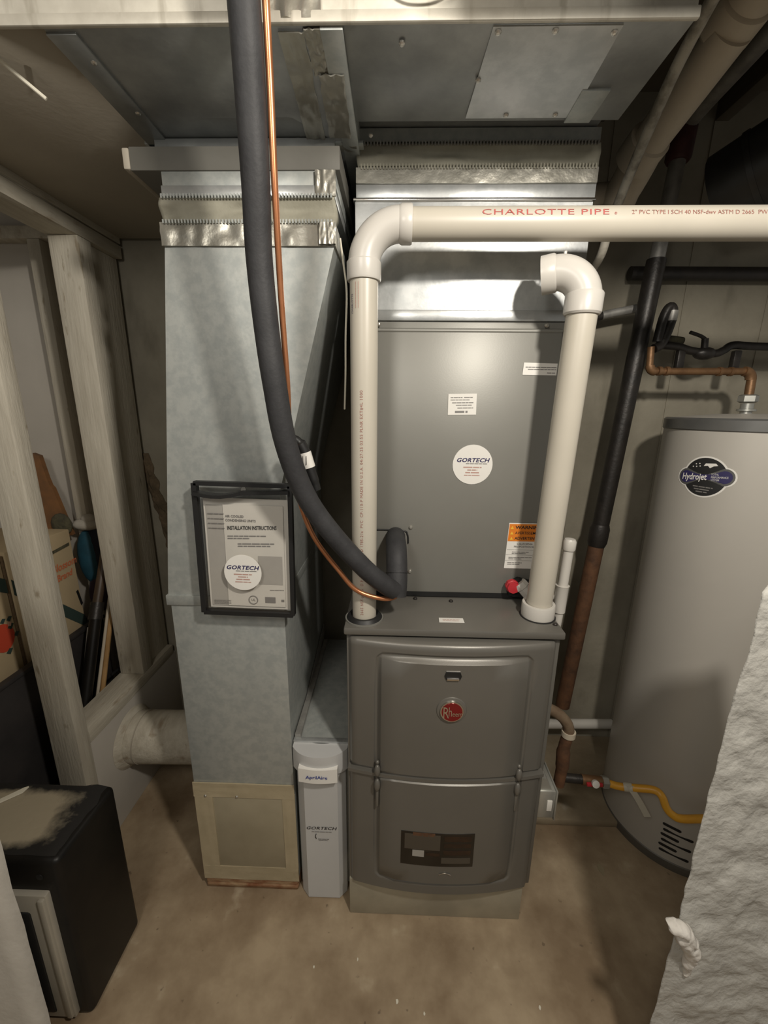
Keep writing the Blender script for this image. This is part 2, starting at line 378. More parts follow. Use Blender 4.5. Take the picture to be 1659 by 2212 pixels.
# wall ends either side of the opening the photograph was taken through
def plaster_end():
    mb = MB()
    def fn(u, v):
        x = .566+u*.39; z = v*min(1.235+.01*noise.noise((u*9, 0, 0)), 1.24-(x-.665)*4.12)   # the plaster remnant slopes down to the right
        e = noise.noise((z*7, 1.3, 0))*.006+noise.noise((z*28, 4.3, 0))*.003
        x += (1-u)**8*e
        rough = .006*noise.noise((x*14, z*20, .5))+.004*noise.noise((x*42, z*60, 2.5))
        return (x, .59-rough*min(1, .25+u*8), z)
    mb.grid(70, 130, fn, (.13, .11, 0)); return mb
wr = structure('wall_right', plaster_end(), 'plaster', angle=180)
lump = smooth_path([(.538, .580, .548), (.552, .574, .551), (.570, .574, .532), (.586, .577, .505), (.598, .580, .475), (.604, .583, .440), (.606, .588, .400)], 7)
mb = MB()
lr = [.004+.011*math.sin(math.pi*min(1, (i/(len(lump)-1))*.9+.10))**.7 for i in range(len(lump))]
mb.tube(lump, lr, 18)
mb.v = [tuple(Vector(p)+Vector((noise.noise((p[0]*70, p[2]*70, 1)), noise.noise((p[0]*70, p[2]*70, 5)), noise.noise((p[0]*70, p[2]*70, 9))))*.007+Vector((noise.noise((p[0]*220, p[2]*220, 1)), 0, noise.noise((p[0]*220, p[2]*220, 7))))*.003) for p in mb.v]
mb.build('plaster_lump', 'lump', wr, angle=180)
structure('wall_near_left', MB().grid(20, 24, lambda u, v: (-.742-u*1.3, .58-.003*noise.noise((u*20, v*12, 0)), v*1.25), (-.09, .045, 0)), 'plaster_s', angle=180)

# ================================================================== FURNACE
FX0, FX1, FY = -.114, .419, .908
fu = thing('furnace', (.152, 1.25, 0), 'dark grey metal gas furnace cabinet with two bowed doors and a red badge', 'furnace')
MB().box(FX0, FX1-.018, FY, 1.62-.02, 0, .142, .003).build('plinth', 'galv_warm', fu)
MB().box(FX0, FX1, FY+.004, 1.60, .142, .962, .004).build('cabinet', 'furnace', fu)
mb = MB().box(-.119, .424, .898, 1.60, .958, .977, .004); mb.build('top_plate', 'furnace', fu)
DX0, DX1 = -.108, .408
PXL, PXR = -.030, .342
def door_y(x, bow=.030): 
    u = (x-DX0)/(DX1-DX0); return .900-bow*(1-(2*u-1)**2)
def lerp_knots(knots, n):
    out = []
    for a, b in zip(knots[:-1], knots[1:]):
        out += [a+(b-a)*i/n for i in range(n)]
    return out+[knots[-1]]
def door(z0, z1, pz0, pz1, round_top):
    xs = lerp_knots([DX0, DX0+.008, PXL-.012, PXL-.006, PXL, PXL+.007, .156, PXR-.007, PXR, PXR+.006, PXR+.012, DX1-.008, DX1], 4)
    zs = sorted(set([round(z, 5) for z in lerp_knots([z0, z0+.006, z0+.02] + ([pz0-.012, pz0-.006, pz0, pz0+.007] if pz0 > z0+.03 else [z0+.03]) + [(z0+z1)/2] + ([pz1-.007, pz1, pz1+.006, pz1+.012] if pz1 < z1-.03 else []) + [z1-.03, z1-.018, z1-.008, z1], 3)]))
    def sd(x, z):      # signed distance to rounded panel
        rx = .022; cx = (PXL+PXR)/2; hx = (PXR-PXL)/2-rx
        lo, hi = pz0, pz1; cz = (lo+hi)/2; hz = (hi-lo)/2-rx
        dx = abs(x-cx)-hx; dz = abs(z-cz)-hz
        return math.hypot(max(dx, 0), max(dz, 0))+min(max(dx, dz), 0)-rx
    V = []; nx, nz = len(xs), len(zs)
    for z in zs:
        for x in xs:
            y = door_y(x); d = sd(x, z)
            if d < 0: y -= .009*min(1, -d/.007)
            elif d < .012: y += .004*math.sin(math.pi*d/.012)
            ex = min(x-DX0, DX1-x)
            if ex < .008: y += .010*(1-ex/.008)
            if round_top and z > z1-.018: t = (z-(z1-.018))/.018; y += .016*(1-math.sqrt(max(0, 1-t*t)))
            elif not round_top and z > z1-.006: y += .004
            if z < z0+.006: y += .006
            V.append((x, y, z))
    F = [[j*nx+i, j*nx+i+1, (j+1)*nx+i+1, (j+1)*nx+i] for j in range(nz-1) for i in range(nx-1)]
    n = len(V); V2 = [(x, FY+.003, z) for (x, y, z) in V]
    rim = [i for i in range(nx)] + [j*nx+nx-1 for j in range(1, nz)] + [(nz-1)*nx+i for i in range(nx-2, -1, -1)] + [j*nx for j in range(nz-2, 0, -1)]
    F += [[rim[k], rim[(k+1) % len(rim)], n+rim[(k+1) % len(rim)], n+rim[k]] for k in range(len(rim))]
    mb = MB(); mb.add(V+V2, F); return mb
ud = door(.562, .952, .40, .912, True).build('upper_door', 'furnace', fu, angle=50)
ld = door(.144, .554, .196, .70, False).build('lower_door', 'furnace', fu, angle=50)
MB().grid(24, 1, lambda u, v: (DX0-.004+u*(DX1-DX0+.008), door_y(DX0+u*(DX1-DX0))-.007+.0*v, .552+.010*v), (0, .02, 0)).build('door_seam_strip', 'furnace', fu)
def fdoor(x0, z0, lift=.0095):
    return lambda x, y: (x0+x, door_y(x0+x)-lift, z0+y)
# finger slot
def fslot(x, y): return (.150+x, door_y(.150+x)-.0092, .877+y)
pts = [(-.021, 0), (-.017, .011), (.017, .011), (.021, 0), (.017, -.010), (-.017, -.010)]
sl = plate('finger_slot', pts, fslot, (0, -.002, 0), 'black_rubber', ud)
MB().tube([fslot(-.017, .012), fslot(.017, .012)], .0016, 8).build('slot_lip', 'chrome', ud)
MB().box(.135, .165, door_y(.15)-.014, door_y(.15)-.009, .866, .873, .0015).build('slot_lip', 'chrome', ud)
# round badge
yb = door_y(.151)-.009
MB().lathe([(.038, 0), (.036, .003), (.032, .0035)], (.151, yb+.001, .780), (0, -1, 0), 40).build('badge_dish', 'furnace', ud)
MB().lathe([(.029, 0), (.0285, .007), (.0265, .0072)], (.151, yb-.001, .781), (0, -1, 0), 40).build('badge_ring', 'chrome', ud)
MB().lathe([(.0262, 0), (.0255, .0085), (.0001, .0092)], (.151, yb-.001, .781), (0, -1, 0), 40).build('badge', 'red_badge', ud)
text_on('badge_lettering', 'R', .046, lambda x, y: (.1275+x, yb-.0108, .765+y), 'chrome', ud, xs=.6)
text_on('badge_lettering', 'h', .038, lambda x, y: (.1415+x, yb-.0108, .7705+y), 'chrome', ud, xs=.55)
text_on('badge_lettering', 'eem', .021, lambda x, y: (.1515+x, yb-.0108, .7705+y), 'chrome', ud, xs=.70)
# turn latches astride the seam
for x in (-.032, .339):
    y = door_y(x)-.008
    MB().ball((x, y, .600), .0055, 10).build('latch_rivet', 'furnace', ud)
    MB().ball((x, y-.004, .577), .0085, 14, (1, 1, 2.2)).build('latch', 'furnace', ud)
    MB().ball((x, y-.004, .530), .0085, 14, (1, 1, 2.4)).build('latch', 'furnace', ld)
    MB().box(x-.004, x+.004, y-.004, y+.003, .455, .515, .003).build('latch_rail', 'furnace', ld)
# sight window
fw = fdoor(.037, .272)
win = MB().grid(16, 1, lambda u, v: (.035+u*.200, door_y(.035+u*.200)-.0102, .270+v*.116), (0, .003, 0)).build('sight_window', 'glass_dark', ld)
for (x0, x1, z0, z1, m) in [(.008, .105, .055, .108, 'innards_lt'), (.030, .062, .030, .052, 'paper_grey'), (.066, .105, .035, .045, 'innards'), (.03, .09, .103, .114, 'rust'), (.110, .19, .010, .030, 'innards_lt'), (.115, .19, .040, .056, 'innards'), (.115, .19, .066, .080, 'innards'), (.115, .19, .088, .106, 'innards')]:
    MB().grid(6, 1, lambda u, v: (.037+x0+u*(x1-x0), door_y(.037+x0+u*(x1-x0))-.0108, .272+z0+v*(z1-z0)), (0, .0006, 0)).build('burner_piece', m, ld)
MB().tube([fdoor(.143, .240, .0105)(x, .006*math.sin(math.pi*(x+.0)/.032)) for x in [i*.032/10 for i in range(11)]], .0013, 8).build('embossed_mark', 'chrome', ld)
# top plate details
pl = plate('top_label', [(-.032, -.011), (.032, -.011), (.031, .012), (-.031, .012)], lambda x, y: (.152+x, .947+y, .9775), (0, 0, .0008), 'sticker', fu)
bars_on('fine_print', [(-.022, .022, .002, .002), (-.022, .018, -.004, .002)], lambda x, y: (.152+x, .947+y, .9785), 'ink_faint', pl)
for x, y in [(-.108, .935), (.412, .938), (.065, 1.066), (.165, 1.055)]: screw(fu, (x, y, .977), (0, 0, 1), .006, 'iron')
# junction box on the right-hand side
jb = thing('junction_box', (.445, .98, .37), 'small galvanized electrical junction box on the right side of the furnace', 'junction box')
MB().box(.420, .468, .925, 1.02, .375, .468, .003).build('box', 'jbox', jb)
MB().prism([(.420, .93, .468), (.458, .93, .468), (.438, .93, .508), (.420, .93, .508)], (0, .085, 0)).build('upper_bracket', 'jbox', jb, smooth=False)
MB().box(.468, .472, .920, 1.024, .370, .472, .002).build('cover', 'jbox', jb)
MB().box(.446, .460, .9225, .9255, .402, .438, .001).build('switch', 'sticker', jb)

# ================================================================== COIL CABINET
CY = 1.085; CX0, CX1 = -.105, .432
co = thing('coil_cabinet', (.16, 1.3, .977), 'grey evaporator coil cabinet standing on the furnace, with round white sticker', 'coil cabinet')
MB().box(CX0, CX1, CY+.004, 1.60, .984, 1.712, .003).build('cabinet', 'coil', co)
MB().box(CX0+.004, CX1-.004, CY+.014, 1.58, .9775, .9845).build('bottom_rail', 'black_rubber', co)
fp = MB().box(CX0+.004, CX1-.026, CY-.004, CY+.006, .992, 1.696, .004).build('front_panel', 'coil', co)
MB().tube([(CX0+.006, CY-.002, 1.690), (CX1-.028, CY-.002, 1.690)], .005, 10).build('panel_bead', 'coil', co)
for x, z in [(-.045, 1.703), (.364, 1.703), (.047, 1.185), (.048, 1.055)]: screw(co, (x, CY-.004, z), (0, -1, 0), .0055)
def fc(x0, z0, a=0, lift=.0048):
    c, s = math.cos(a), math.sin(a)
    return lambda x, y: (x0+x*c-y*s, CY-lift, z0+x*s+y*c)
def gortech(parent, fn, fn2, s=1.0, red=True):
    text_on('shop_lettering', 'GORTECH', .0150*s, lambda x, y: fn2(x-.0435*s, y+.0070*s), 'ink_navy', parent, shear=.25, xs=1.17, bold=.03, spacing=1.06)
    bars_on('fine_print', [(-.018*s, .038*s, .0015*s, .0022*s)], fn2, 'ink_grey', parent)
    bars_on('fine_print', [(-.024*s, .024*s, -.0085*s, .0030*s), (-.013*s, .013*s, -.0155*s, .0030*s), (-.018*s, .018*s, -.0225*s, .0030*s), (-.021*s, .021*s, -.0295*s, .0025*s)], fn2, 'ink_faint', parent)
f1_ = fc(.206, 1.361); st = plate('round_sticker', disc_pts(.0525), f1_, (0, -.0008, 0), 'sticker', co)
gortech(st, f1_, fc(.206, 1.361, 0, .0062))
f1_ = fc(.170, 1.515, .02); st = plate('rating_label', [(-.036, -.026), (.036, -.026), (.036, .026), (-.036, .026)], f1_, (0, -.0008, 0), 'sticker', co)
bars_on('fine_print', [(-.030, .000, .016, .0018), (.004, .026, .016, .0018), (-.030, .018, .010, .0018), (-.026, .028, .003, .0018), (-.016, .024, -.003, .0018), (-.012, .028, -.010, .0018), (-.018, .014, -.021, .0050)], fc(.170, 1.515, .02, .0062), 'ink_grey', st)
f1_ = fc(.362, 1.602, -.01); st = plate('strip_label', [(-.046, -.0145), (.038, -.0145), (.038, .0135), (-.045, .0145)], f1_, (0, -.0008, 0), 'sticker', co)
bars_on('fine_print', [(-.040, .036, .003, .0018), (-.034, .036, -.002, .0018), (.014, .034, -.010, .0018)], fc(.362, 1.602, -.01, .0062), 'ink_grey', st)
# warning label, partly behind the exhaust pipe
wl = plate('warning_label', [(-.048, -.066), (.054, -.066), (.057, .066), (-.044, .066)], fc(.360, 1.137), (0, -.0008, 0), 'sticker', co)
plate('orange_panel', [(-.0445, .014), (.055, .014), (.0565, .0635), (-.0425, .0635)], fc(.360, 1.137, 0, .0058), (0, -.0003, 0), 'orange', wl)
for i, (wd, sz, bo) in enumerate([('WARNING', .0125, .03), ('AVERTISSEMENT', .0112, .012), ('ADVERTENCIA', .0118, .02)]):
    z = .050-i*.0155
    text_on('warning_lettering', wd, sz, (lambda x, y, z=z: fc(.360, 1.137, 0, .0065)(x-.026, z+y)), 'ink_black', wl, xs=.92 if i else 1.2, bold=bo)
    plate('warning_triangle', [(-.0395, z-.001), (-.0305, z-.001), (-.035, z+.008)], fc(.360, 1.137, 0, .0064), (0, -.0003, 0), 'amber', wl)
text_on('warning_lettering', 'CALIFORNIA', .0075, lambda x, y: fc(.360, 1.137, 0, .0062)(x-.018, .004+y), 'ink_grey', wl, bold=.02)
text_on('warning_lettering', 'PROPOSITION 65', .0075, lambda x, y: fc(.360, 1.137, 0, .0062)(x-.026, -.004+y), 'ink_grey', wl, bold=.02)
bars_on('fine_print', [(-.030, .016, -.018, .0018), (-.030, .008, -.0225, .0018), (-.038, .026, -.034, .0018), (-.038, -.002, -.0385, .0018), (-.040, .0, -.050, .0018), (-.040, -.006, -.0545, .0018)], fc(.360, 1.137, 0, .0062), 'ink_grey', wl)
bars_on('rule', [(-.044, .052, -.011, .0006), (-.046, .052, -.026, .0006), (-.047, .052, -.043, .0006)], fc(.360, 1.137, 0, .0062), 'ink_grey', wl)
# refrigerant connection plate with rubber edge
MB().prism([(-.095, CY-.005, 1.01), (.040, CY-.005, 1.01), (.040, CY-.005, 1.162), (.028, CY-.005, 1.176), (-.095, CY-.005, 1.178)], (0, -.003, 0)).build('connection_plate', 'coil', co, smooth=False)
MB().tube(smooth_path([(-.095, CY-.009, 1.178), (.02, CY-.009, 1.177), (.038, CY-.009, 1.166), (.041, CY-.009, 1.14)], 5), .0022, 8).build('rubber_edge', 'black_rubber', co)
MB().box(-.105, .41, CY-.006, CY+.004, .980, .993).build('lower_rail', 'black_rubber', co)
# drain port block with a red plug
MB().prism([(.326, CY-.005, .996), (.41, CY-.005, .975+.01), (.415, CY-.005, 1.03), (.352, CY-.005, 1.046), (.322, CY-.005, 1.030)], (0, -.02, 0)).build('drain_port', 'black_rubber', co, smooth=False)
MB().lathe([(.019, 0), (.019, .012), (.017, .014), (.0165, .022), (.0001, .023)], (.333, CY-.020, 1.027), (0, -1, 0), 8).build('drain_plug', 'redcap', co)

# ================================================================== SUPPLY PLENUM
pn = thing('supply_plenum', (.16, 1.3, 1.712), 'bright galvanized supply plenum above the coil cabinet with canvas collar', 'duct')
MB().box(-.103, .441, CY-.002, 1.58, 1.7125, 1.737, .002).build('lower_flange', 'galv_new', pn)
MB().grid(24, 16, lambda u, v: (-.102+u*.546, CY+.004-.004*math.sin(u*math.pi)*math.sin(v*math.pi)+.003*noise.noise((u*3, v*3, 4)), 1.737+v*.232), (0, .48, 0)).build('body', 'galv_new', pn)
MB().box(-.106, .448, CY-.003, 1.58, 1.967, 1.973, .002).build('seam_bead', 'chrome', pn)
MB().box(-.100, .446, CY, 1.58, 1.973, 2.003, .002).build('upper_band', 'galv_new', pn)
MB().grid(40, 3, lambda u, v: (-.099+u*.543, CY-.004+.002*noise.noise((u*22, v*3, 1))-.002, 2.000+v*.030), (0, .03, 0)).build('foil_tape', 'foil', pn)
def wrinkle(x0, x1, y0, z0, z1, seed, depth):
    def fn(u, v):
        b = math.sin(v*math.pi)
        y = y0+depth*.5*b*(.6+.4*math.sin(u*5+v*3+seed))+.012*b*noise.noise((u*4+seed, v*2-u*1.5, seed))
        zz = z0+(z1-z0)*v
        return (x0+(x1-x0)*u-.004*b*(1 if u < .5 else -1)*abs(2*u-1), y, zz)
    return fn
MB().grid(60, 14, wrinkle(-.094, .444, CY-.002, 2.031, 2.078, 3, .02), (0, .02, 0)).build('canvas_collar', 'canvas', pn, angle=180)
def teeth(x0, x1, y, z, h, n, slope=0):
    mb = MB()
    for i in range(n):
        x = x0+(x1-x0)*(i+.5)/n; zz = z+slope*(i/n)
        mb.box(x-.0016, x+.0016, y-.003, y+.003, zz-h/2, zz+h/2)
    return mb
tag(teeth(-.09, .44, CY-.006, 2.031, .010, 74).build('crimp_teeth', 'canvas', pn), kind='stuff')
tag(teeth(-.09, .44, CY-.006, 2.076, .008, 74).build('crimp_teeth', 'galv_pipe', pn), kind='stuff')
MB().box(-.093, .441, CY-.004, 1.58, 2.080, 2.105).build('top_flange', 'galv', pn)

# ================================================================== CEILING TRUNK DUCT
TZ = 2.062; TY = .768
td = thing('trunk_duct', (0, 1.1, TZ), 'large rectangular galvanized trunk duct hung under the ceiling', 'duct')
MB().box(-1.45, .432, TY, TY+.004, TZ, 2.42, .001).build('front_face', 'galv_stain', td)
mb = MB().box(-.552, -.125, TY+.004, 1.60, TZ, 2.42, .001); mb.build('return_section', 'galv_dark', td)
mb = MB().box(-.090, .432, TY+.004, .985, TZ, 2.42, .001).box(-.090, .432, .985, 1.60, 2.108, 2.42, .001); mb.build('supply_section', 'galv_dark', td)
MB().box(-.125, -.090, TY+.004, 1.60, TZ-.006, 2.42, .001).build('joint_cleat', 'galv', td)
MB().box(-1.45, .434, TY-.006, TY+.002, TZ-.003, TZ+.012, .002).build('drive_cleat', 'galv_stain', td)
MB().box(-.553, -.505, TY+.01, 1.07, TZ-.004, TZ+.002, .001).build('edge_strip', 'galv_dark', td)
MB().box(-.56, -.08, 1.045, 1.07, TZ-.004, TZ+.002, .001).build('edge_strip', 'galv', td)
def crinkle(x0, x1, y0, y1, z, seed, amp=.003, skew=0):
    return lambda u, v: (x0+(x1-x0)*u+skew*v+.003*noise.noise((seed, v*6, u)), y0+(y1-y0)*v, z-amp*(.5+noise.noise((u*5+seed, v*8, seed))))
MB().grid(10, 40, crinkle(-.190, -.150, TY+.01, 1.04, TZ-.003, 1.0, skew=-.01), (0, 0, .002)).build('foil_tape', 'foil', td, angle=60)
MB().grid(10, 40, crinkle(-.150, -.122, TY+.005, .86, TZ-.003, 3.0), (0, 0, .002)).build('foil_tape', 'foil', td, angle=60)
MB().grid(10, 30, crinkle(-.142, -.098, .855, 1.02, TZ-.007, 6.0, skew=-.006), (0, 0, .002)).build('foil_tape', 'foil', td, angle=60)
MB().grid(16, 12, lambda u, v: (-.196+.075*u, TY-.006-.004*noise.noise((u*5, v*5, 9)), TZ+.002+v*.09), (0, .003, 0)).build('foil_tape', 'foil', td, angle=60)
MB().grid(12, 4, lambda u, v: (-.215+.12*u, 1.052+.02*v, TZ-.006-.004*noise.noise((u*9, v*4, 2))), (0, 0, .003)).build('foil_tape', 'foil', td, angle=60)
ap = MB().prism([(.137, TY+.006, TZ-.003), (.330, TY+.006, TZ-.003), (.335, .972, TZ-.003), (.128, .972, TZ-.003)], (0, 0, .0025)).build('access_cover', 'galv_new', td, smooth=False)
for x, y in [(.146, .782), (.232, .781), (.322, .785), (.134, .875), (.205, .962), (.30, .962), (.0, .80), (-.062, 1.02), (-.515, .83), (-.515, .95)]:
    screw(td, (x, y, TZ-.002), (0, 0, -1), .005)
MB().box(.325, .375, .90, .984, TZ-.005, TZ+.001, .001).build('edge_strip', 'galv', td)
wire = MB().tube(smooth_path([(-.035, .752, 2.16), (-.01, .75, 2.098), (.035, .748, 2.082), (.08, .75, 2.098), (.10, .752, 2.16)], 6), .0022, 8).build('cable', 'black_rubber')
tag(wire, 'thin black cable drooping in a loop in front of the trunk duct face', 'cable')
sk = MB().tube([(-.692, .835, 2.076), (-.634, .868, 2.032)], .0032, 8).build('white_rod', 'white_stick')
tag(sk, 'thin white rod sticking down from the painted soffit at the upper left', 'rod')

# ================================================================== RETURN DUCT
rd = thing('return_duct', (-.435, 1.24, 0), 'tall galvanized return air duct dropping to the floor left of the furnace', 'duct')
RY = .965
MB().box(-.584, -.283, RY, 1.515, .044, 1.000, .002).build('lower_section', 'galv', rd)
MB().box(-.582, -.284, RY-.004, 1.50, 0, .044, .008).build('rusty_foot', 'rust_low', rd)
MB().box(-.576, -.283, RY-.009, RY+.01, .016, .025, .004).build('foot_bead', 'rust_low', rd)
# transition: front leans across to the right at the top
def trans():
    a = [(-.588, RY, 1.02), (-.283, RY, 1.02), (-.279, RY, 1.30), (-.136, RY+.002, 1.832), (-.499, RY+.002, 1.832)]
    mb = MB(); n = len(a); back = [(-.588, 1.515, 1.02), (-.283, 1.515, 1.02), (-.275, 1.515, 1.30), (-.132, 1.515, 1.832), (-.499, 1.515, 1.832)]
    v = a+back; f = [list(range(n))[::-1], list(range(n, 2*n))]+[[i, (i+1) % n, n+(i+1) % n, n+i] for i in range(n)]
    mb.add(v, f); return mb
trans().build('transition', 'galv', rd, smooth=False)
MB().box(-.592, -.281, RY-.006, 1.517, .996, 1.024, .002).build('joint_flange', 'galv', rd)
MB().prism([(-.2815, 1.06, .505), (-.2815, 1.06, .545), (-.2815, 1.50, .645), (-.2815, 1.50, .600)], (.003, 0, 0)).build('side_strip', 'galv_pipe', rd, smooth=False)
MB().tube([(-.470, RY-.001, 1.09), (-.470, RY-.001, 1.13)], [.0025, .001], 8).build('paint_drip', 'white_stick', rd)
# upper collars
MB().grid(50, 5, lambda u, v: (-.502+u*.370, RY-.004+.004*noise.noise((u*14, v*2.5, 7)), 1.832+v*.044), (0, .10, 0)).build('foil_tape', 'foil', rd, angle=60)
MB().box(-.499, -.136, RY+.002, 1.5, 1.830, 1.878, .002).build('lower_band', 'galv', rd)
MB().grid(50, 14, wrinkle(-.499, -.134, RY, 1.876, 1.922, 8, .026), (0, .03, 0)).build('canvas_collar', 'canvas', rd, angle=180)
tag(teeth(-.495, -.136, RY-.003, 1.923, .008, 54).build('crimp_teeth', 'galv', rd), kind='stuff')
tag(teeth(-.495, -.136, RY-.006, 1.876, .007, 54).build('crimp_teeth', 'galv', rd), kind='stuff')
MB().box(-.493, -.133, RY, 1.5, 1.924, 1.944, .001).build('upper_band', 'galv_new', rd)
MB().box(-.491, -.131, RY+.003, 1.5, 1.944, 1.970, .001).build('neck', 'galv', rd)
MB().grid(16, 6, lambda u, v: (-.172+u*.042, RY-.003-.004*noise.noise((u*6, v*6, 5)), 1.924+v*.045), (0, .004, 0)).build('foil_tape', 'foil', rd, angle=60)
MB().grid(16, 6, lambda u, v: (-.165+u*.034, RY-.010-.004*noise.noise((u*6, v*6, 15)), 1.834+v*.04), (0, .004, 0)).build('foil_tape', 'foil', rd, angle=60)
MB().box(-.552, -.121, RY, 1.5, 1.970, 2.012, .002).build('boot_box', 'boot', rd)
MB().box(-.566, -.552, RY-.001, 1.10, 1.972, 2.010, .003).build('end_block', 'soffit', rd)
MB().box(-.53, -.14, 1.03, 1.5, 2.010, 2.060).build('boot_throat', 'galv_dark', rd)
# cover panel taped over an opening at the bottom of the front
cv = MB().box(-.535, -.305, RY-.003, RY+.002, .09, .37, .001).build('cover_panel', 'access', rd)
for (x0, x1, z0, z1) in [(-.586, -.282, .368, .418), (-.584, -.530, .046, .385), (-.320, -.281, .046, .385), (-.584, -.281, .042, .095)]:
    MB().grid(8, 8, lambda u, v: (x0+(x1-x0)*u, RY-.005-.0015*noise.noise((u*4+x0*9, v*4, z0*7)), z0+(z1-z0)*v), (0, .004, 0)).build('sealant_tape', 'tape_cream', rd)
for x in (-.55, -.455): screw(rd, (x, RY-.004, .372), (0, -1, 0), .0045)
wr2 = MB().tube(smooth_path([(-.127, 1.0, 1.86), (-.120, .995, 1.81), (-.113, .99, 1.75), (-.117, .995, 1.66), (-.120, 1.01, 1.58), (-.128, 1.05, 1.50)], 6), .0022, 6).build('thermostat_wire', 'white_stick')
tag(wr2, 'thin white wire hanging from foil tape beside the return duct', 'wire')

# ================================================================== FILTER CABINET
fi = thing('filter_cabinet', (-.2, 1.2, 0), 'white faced air filter cabinet between return duct and furnace', 'filter cabinet')
MB().box(-.2775, -.117, .985, 1.52, .012, .562, .002).build('housing', 'galv', fi)
MB().box(-.2805, -.120, .975, .990, .556, .566, .001).build('front_rim', 'galv_new', fi)
def chamfer(x0, x1, z0, z1, y0, y1, ch):
    return MB().prism([(x0, y1, z0), (x0, y0+ch, z0), (x0+ch, y0, z0), (x1-ch, y0, z0), (x1, y0+ch, z0), (x1, y1, z0)], (0, 0, z1-z0))
d1 = chamfer(-.270, -.128, .004, .548, .944, .986, .022).build('door', 'filter', fi, smooth=False)
MB().prism([(-.246, .945, .006), (-.152, .945, .006), (-.135, .962, .0), (-.263, .962, .0)], (0, .02, .001)).build('door_foot', 'filter', fi, smooth=False)
hd = MB(); hd.grid(16, 8, lambda u, v: (-.279+u*.158, .940-.018*math.sin(math.pi*u)*(.4+.6*math.sin(v*math.pi/2+.3))+.02*abs(2*u-1)**4, .490+v*.070), (0, .05, 0))
hd.build('door_head', 'filter', fi)
np_ = MB().grid(16, 1, lambda u, v: (-.256+u*.110, .922-.006*math.sin(math.pi*u), .478+v*.046), (0, .016, 0)).build('name_plate', 'sticker', fi)
text_on('plate_lettering', 'AprilAire', .0155, lambda x, y: (-.234+x, .9145, .496+y), 'ink_blue', np_, bold=.012, xs=1.05)
text_on('shop_lettering', 'GORTECH', .0155, lambda x, y: (-.247+x, .9428, .279+y), 'ink_black', d1, shear=.25, xs=1.22, bold=.012, spacing=1.04)
bars_on('fine_print', [(-.03, .03, -.006, .002), (-.012, .022, -.034, .0022), (-.010, .018, -.039, .0022)], lambda x, y: (-.2+x, .9428, .275+y), 'ink_grey', d1)
MB().tube(smooth_path([(-.2165, .9425, .262), (-.2195, .9425, .253), (-.2165, .9425, .244)], 5), .0011, 6).build('handset_mark', 'ink_black', d1)
MB().prism([(-.279, .99, .5625), (-.262, .99, .5625), (-.266, 1.50, .5625), (-.2805, 1.50, .5625)], (0, 0, .012)).build('edge_flange', 'galv_pipe', fi, smooth=False)

# ================================================================== DOCUMENT POUCH AND MANUAL
pa = -.018
def pf(x, y, lift=0):
    c, s = math.cos(pa), math.sin(pa)
    X = -.360+x*c-y*s; Z = 1.161+x*s+y*c
    return (X, .945-lift-.012*math.cos(x*6)*max(0, -y+.10), Z)
po = thing('document_pouch', pf(0, -.165), 'clear plastic document pouch with black binding hung on the return duct', 'pouch')
HX, HY = .113, .165
def strip(pts, wd, name='binding', bulge=0):
    mb = MB(); 
    for (a, b) in zip(pts[:-1], pts[1:]):
        n = 8
        d = Vector((b[0]-a[0], b[1]-a[1])); d.normalize(); q = Vector((-d.y, d.x))*wd/2
        ps = [(a[0]+(b[0]-a[0])*i/n, a[1]+(b[1]-a[1])*i/n) for i in range(n+1)]
        for i in range(n):
            p0, p1 = ps[i], ps[i+1]
            quad = [(p0[0]-q.x, p0[1]-q.y), (p1[0]-q.x, p1[1]-q.y), (p1[0]+q.x, p1[1]+q.y), (p0[0]+q.x, p0[1]+q.y)]
            mb.prism([pf(x, y, .021+bulge) for x, y in quad], (0, .016+bulge, 0))
    return mb.build(name, 'binding', po, smooth=False)
strip([(-HX, -HY), (HX, -HY)], .011); strip([(-HX, -HY), (-HX, HY)], .012); strip([(HX, -HY), (HX, HY)], .010); strip([(-HX, HY), (HX, HY)], .010)
strip([(-HX+i*2*HX/10, HY-.022-.010*math.sin(math.pi*min(1, i/5)*.9)+.012*(i/10)) for i in range(11)], .008, 'pocket_lip', .012)
MB().lathe([(.006, 0), (.006, .002), (.003, .002)], pf(.0, HY-.014, .006), (0, -1, 0), 14).build('eyelet', 'steel', po)
MB().grid(10, 12, lambda u, v: pf(-HX+2*HX*u, -HY+2*HY*v*.90, .017+.004*math.sin(u*math.pi)*math.sin(v*3))).build('clear_front', 'clear', po)
MB().grid(2, 2, lambda u, v: pf(-HX+2*HX*u, -HY+2*HY*v, .002)).build('clear_back', 'clear', po)
mn = thing('manual', pf(0, -.155), 'folded installation instructions inside the clear document pouch', 'manual')
pz = lambda x, y, l: pf(x, y, l)
MB().grid(8, 8, lambda u, v: pf(-.100+.205*u, -.156+.285*v, .006), (0, .003, 0)).build('back_sheet', 'paper', mn)
MB().grid(6, 8, lambda u, v: pf(-.094+.070*u, -.150+.262*v, .0078), (0, .001, 0)).build('side_page', 'paper_grey', mn)
cvp = MB().grid(8, 8, lambda u, v: pf(-.052+.145*u, -.148+.262*v, .0095), (0, .0012, 0)).build('cover_page', 'paper', mn)
MB().grid(4, 4, lambda u, v: pf(.028+.060*u, -.088+.075*v, .0102), (0, .0004, 0)).build('grey_panel', 'paper_grey', mn)
text_on('cover_lettering', 'INSTALLATION INSTRUCTIONS', .0135, lambda x, y: pf(-.044+x, .052+y+.03*x, .0108), 'ink_black', mn, xs=.63, bold=.02)
text_on('cover_lettering', 'AIR COOLED', .0085, lambda x, y: pf(-.047+x, .083+y, .0108), 'ink_grey', mn, xs=.9, bold=.02)
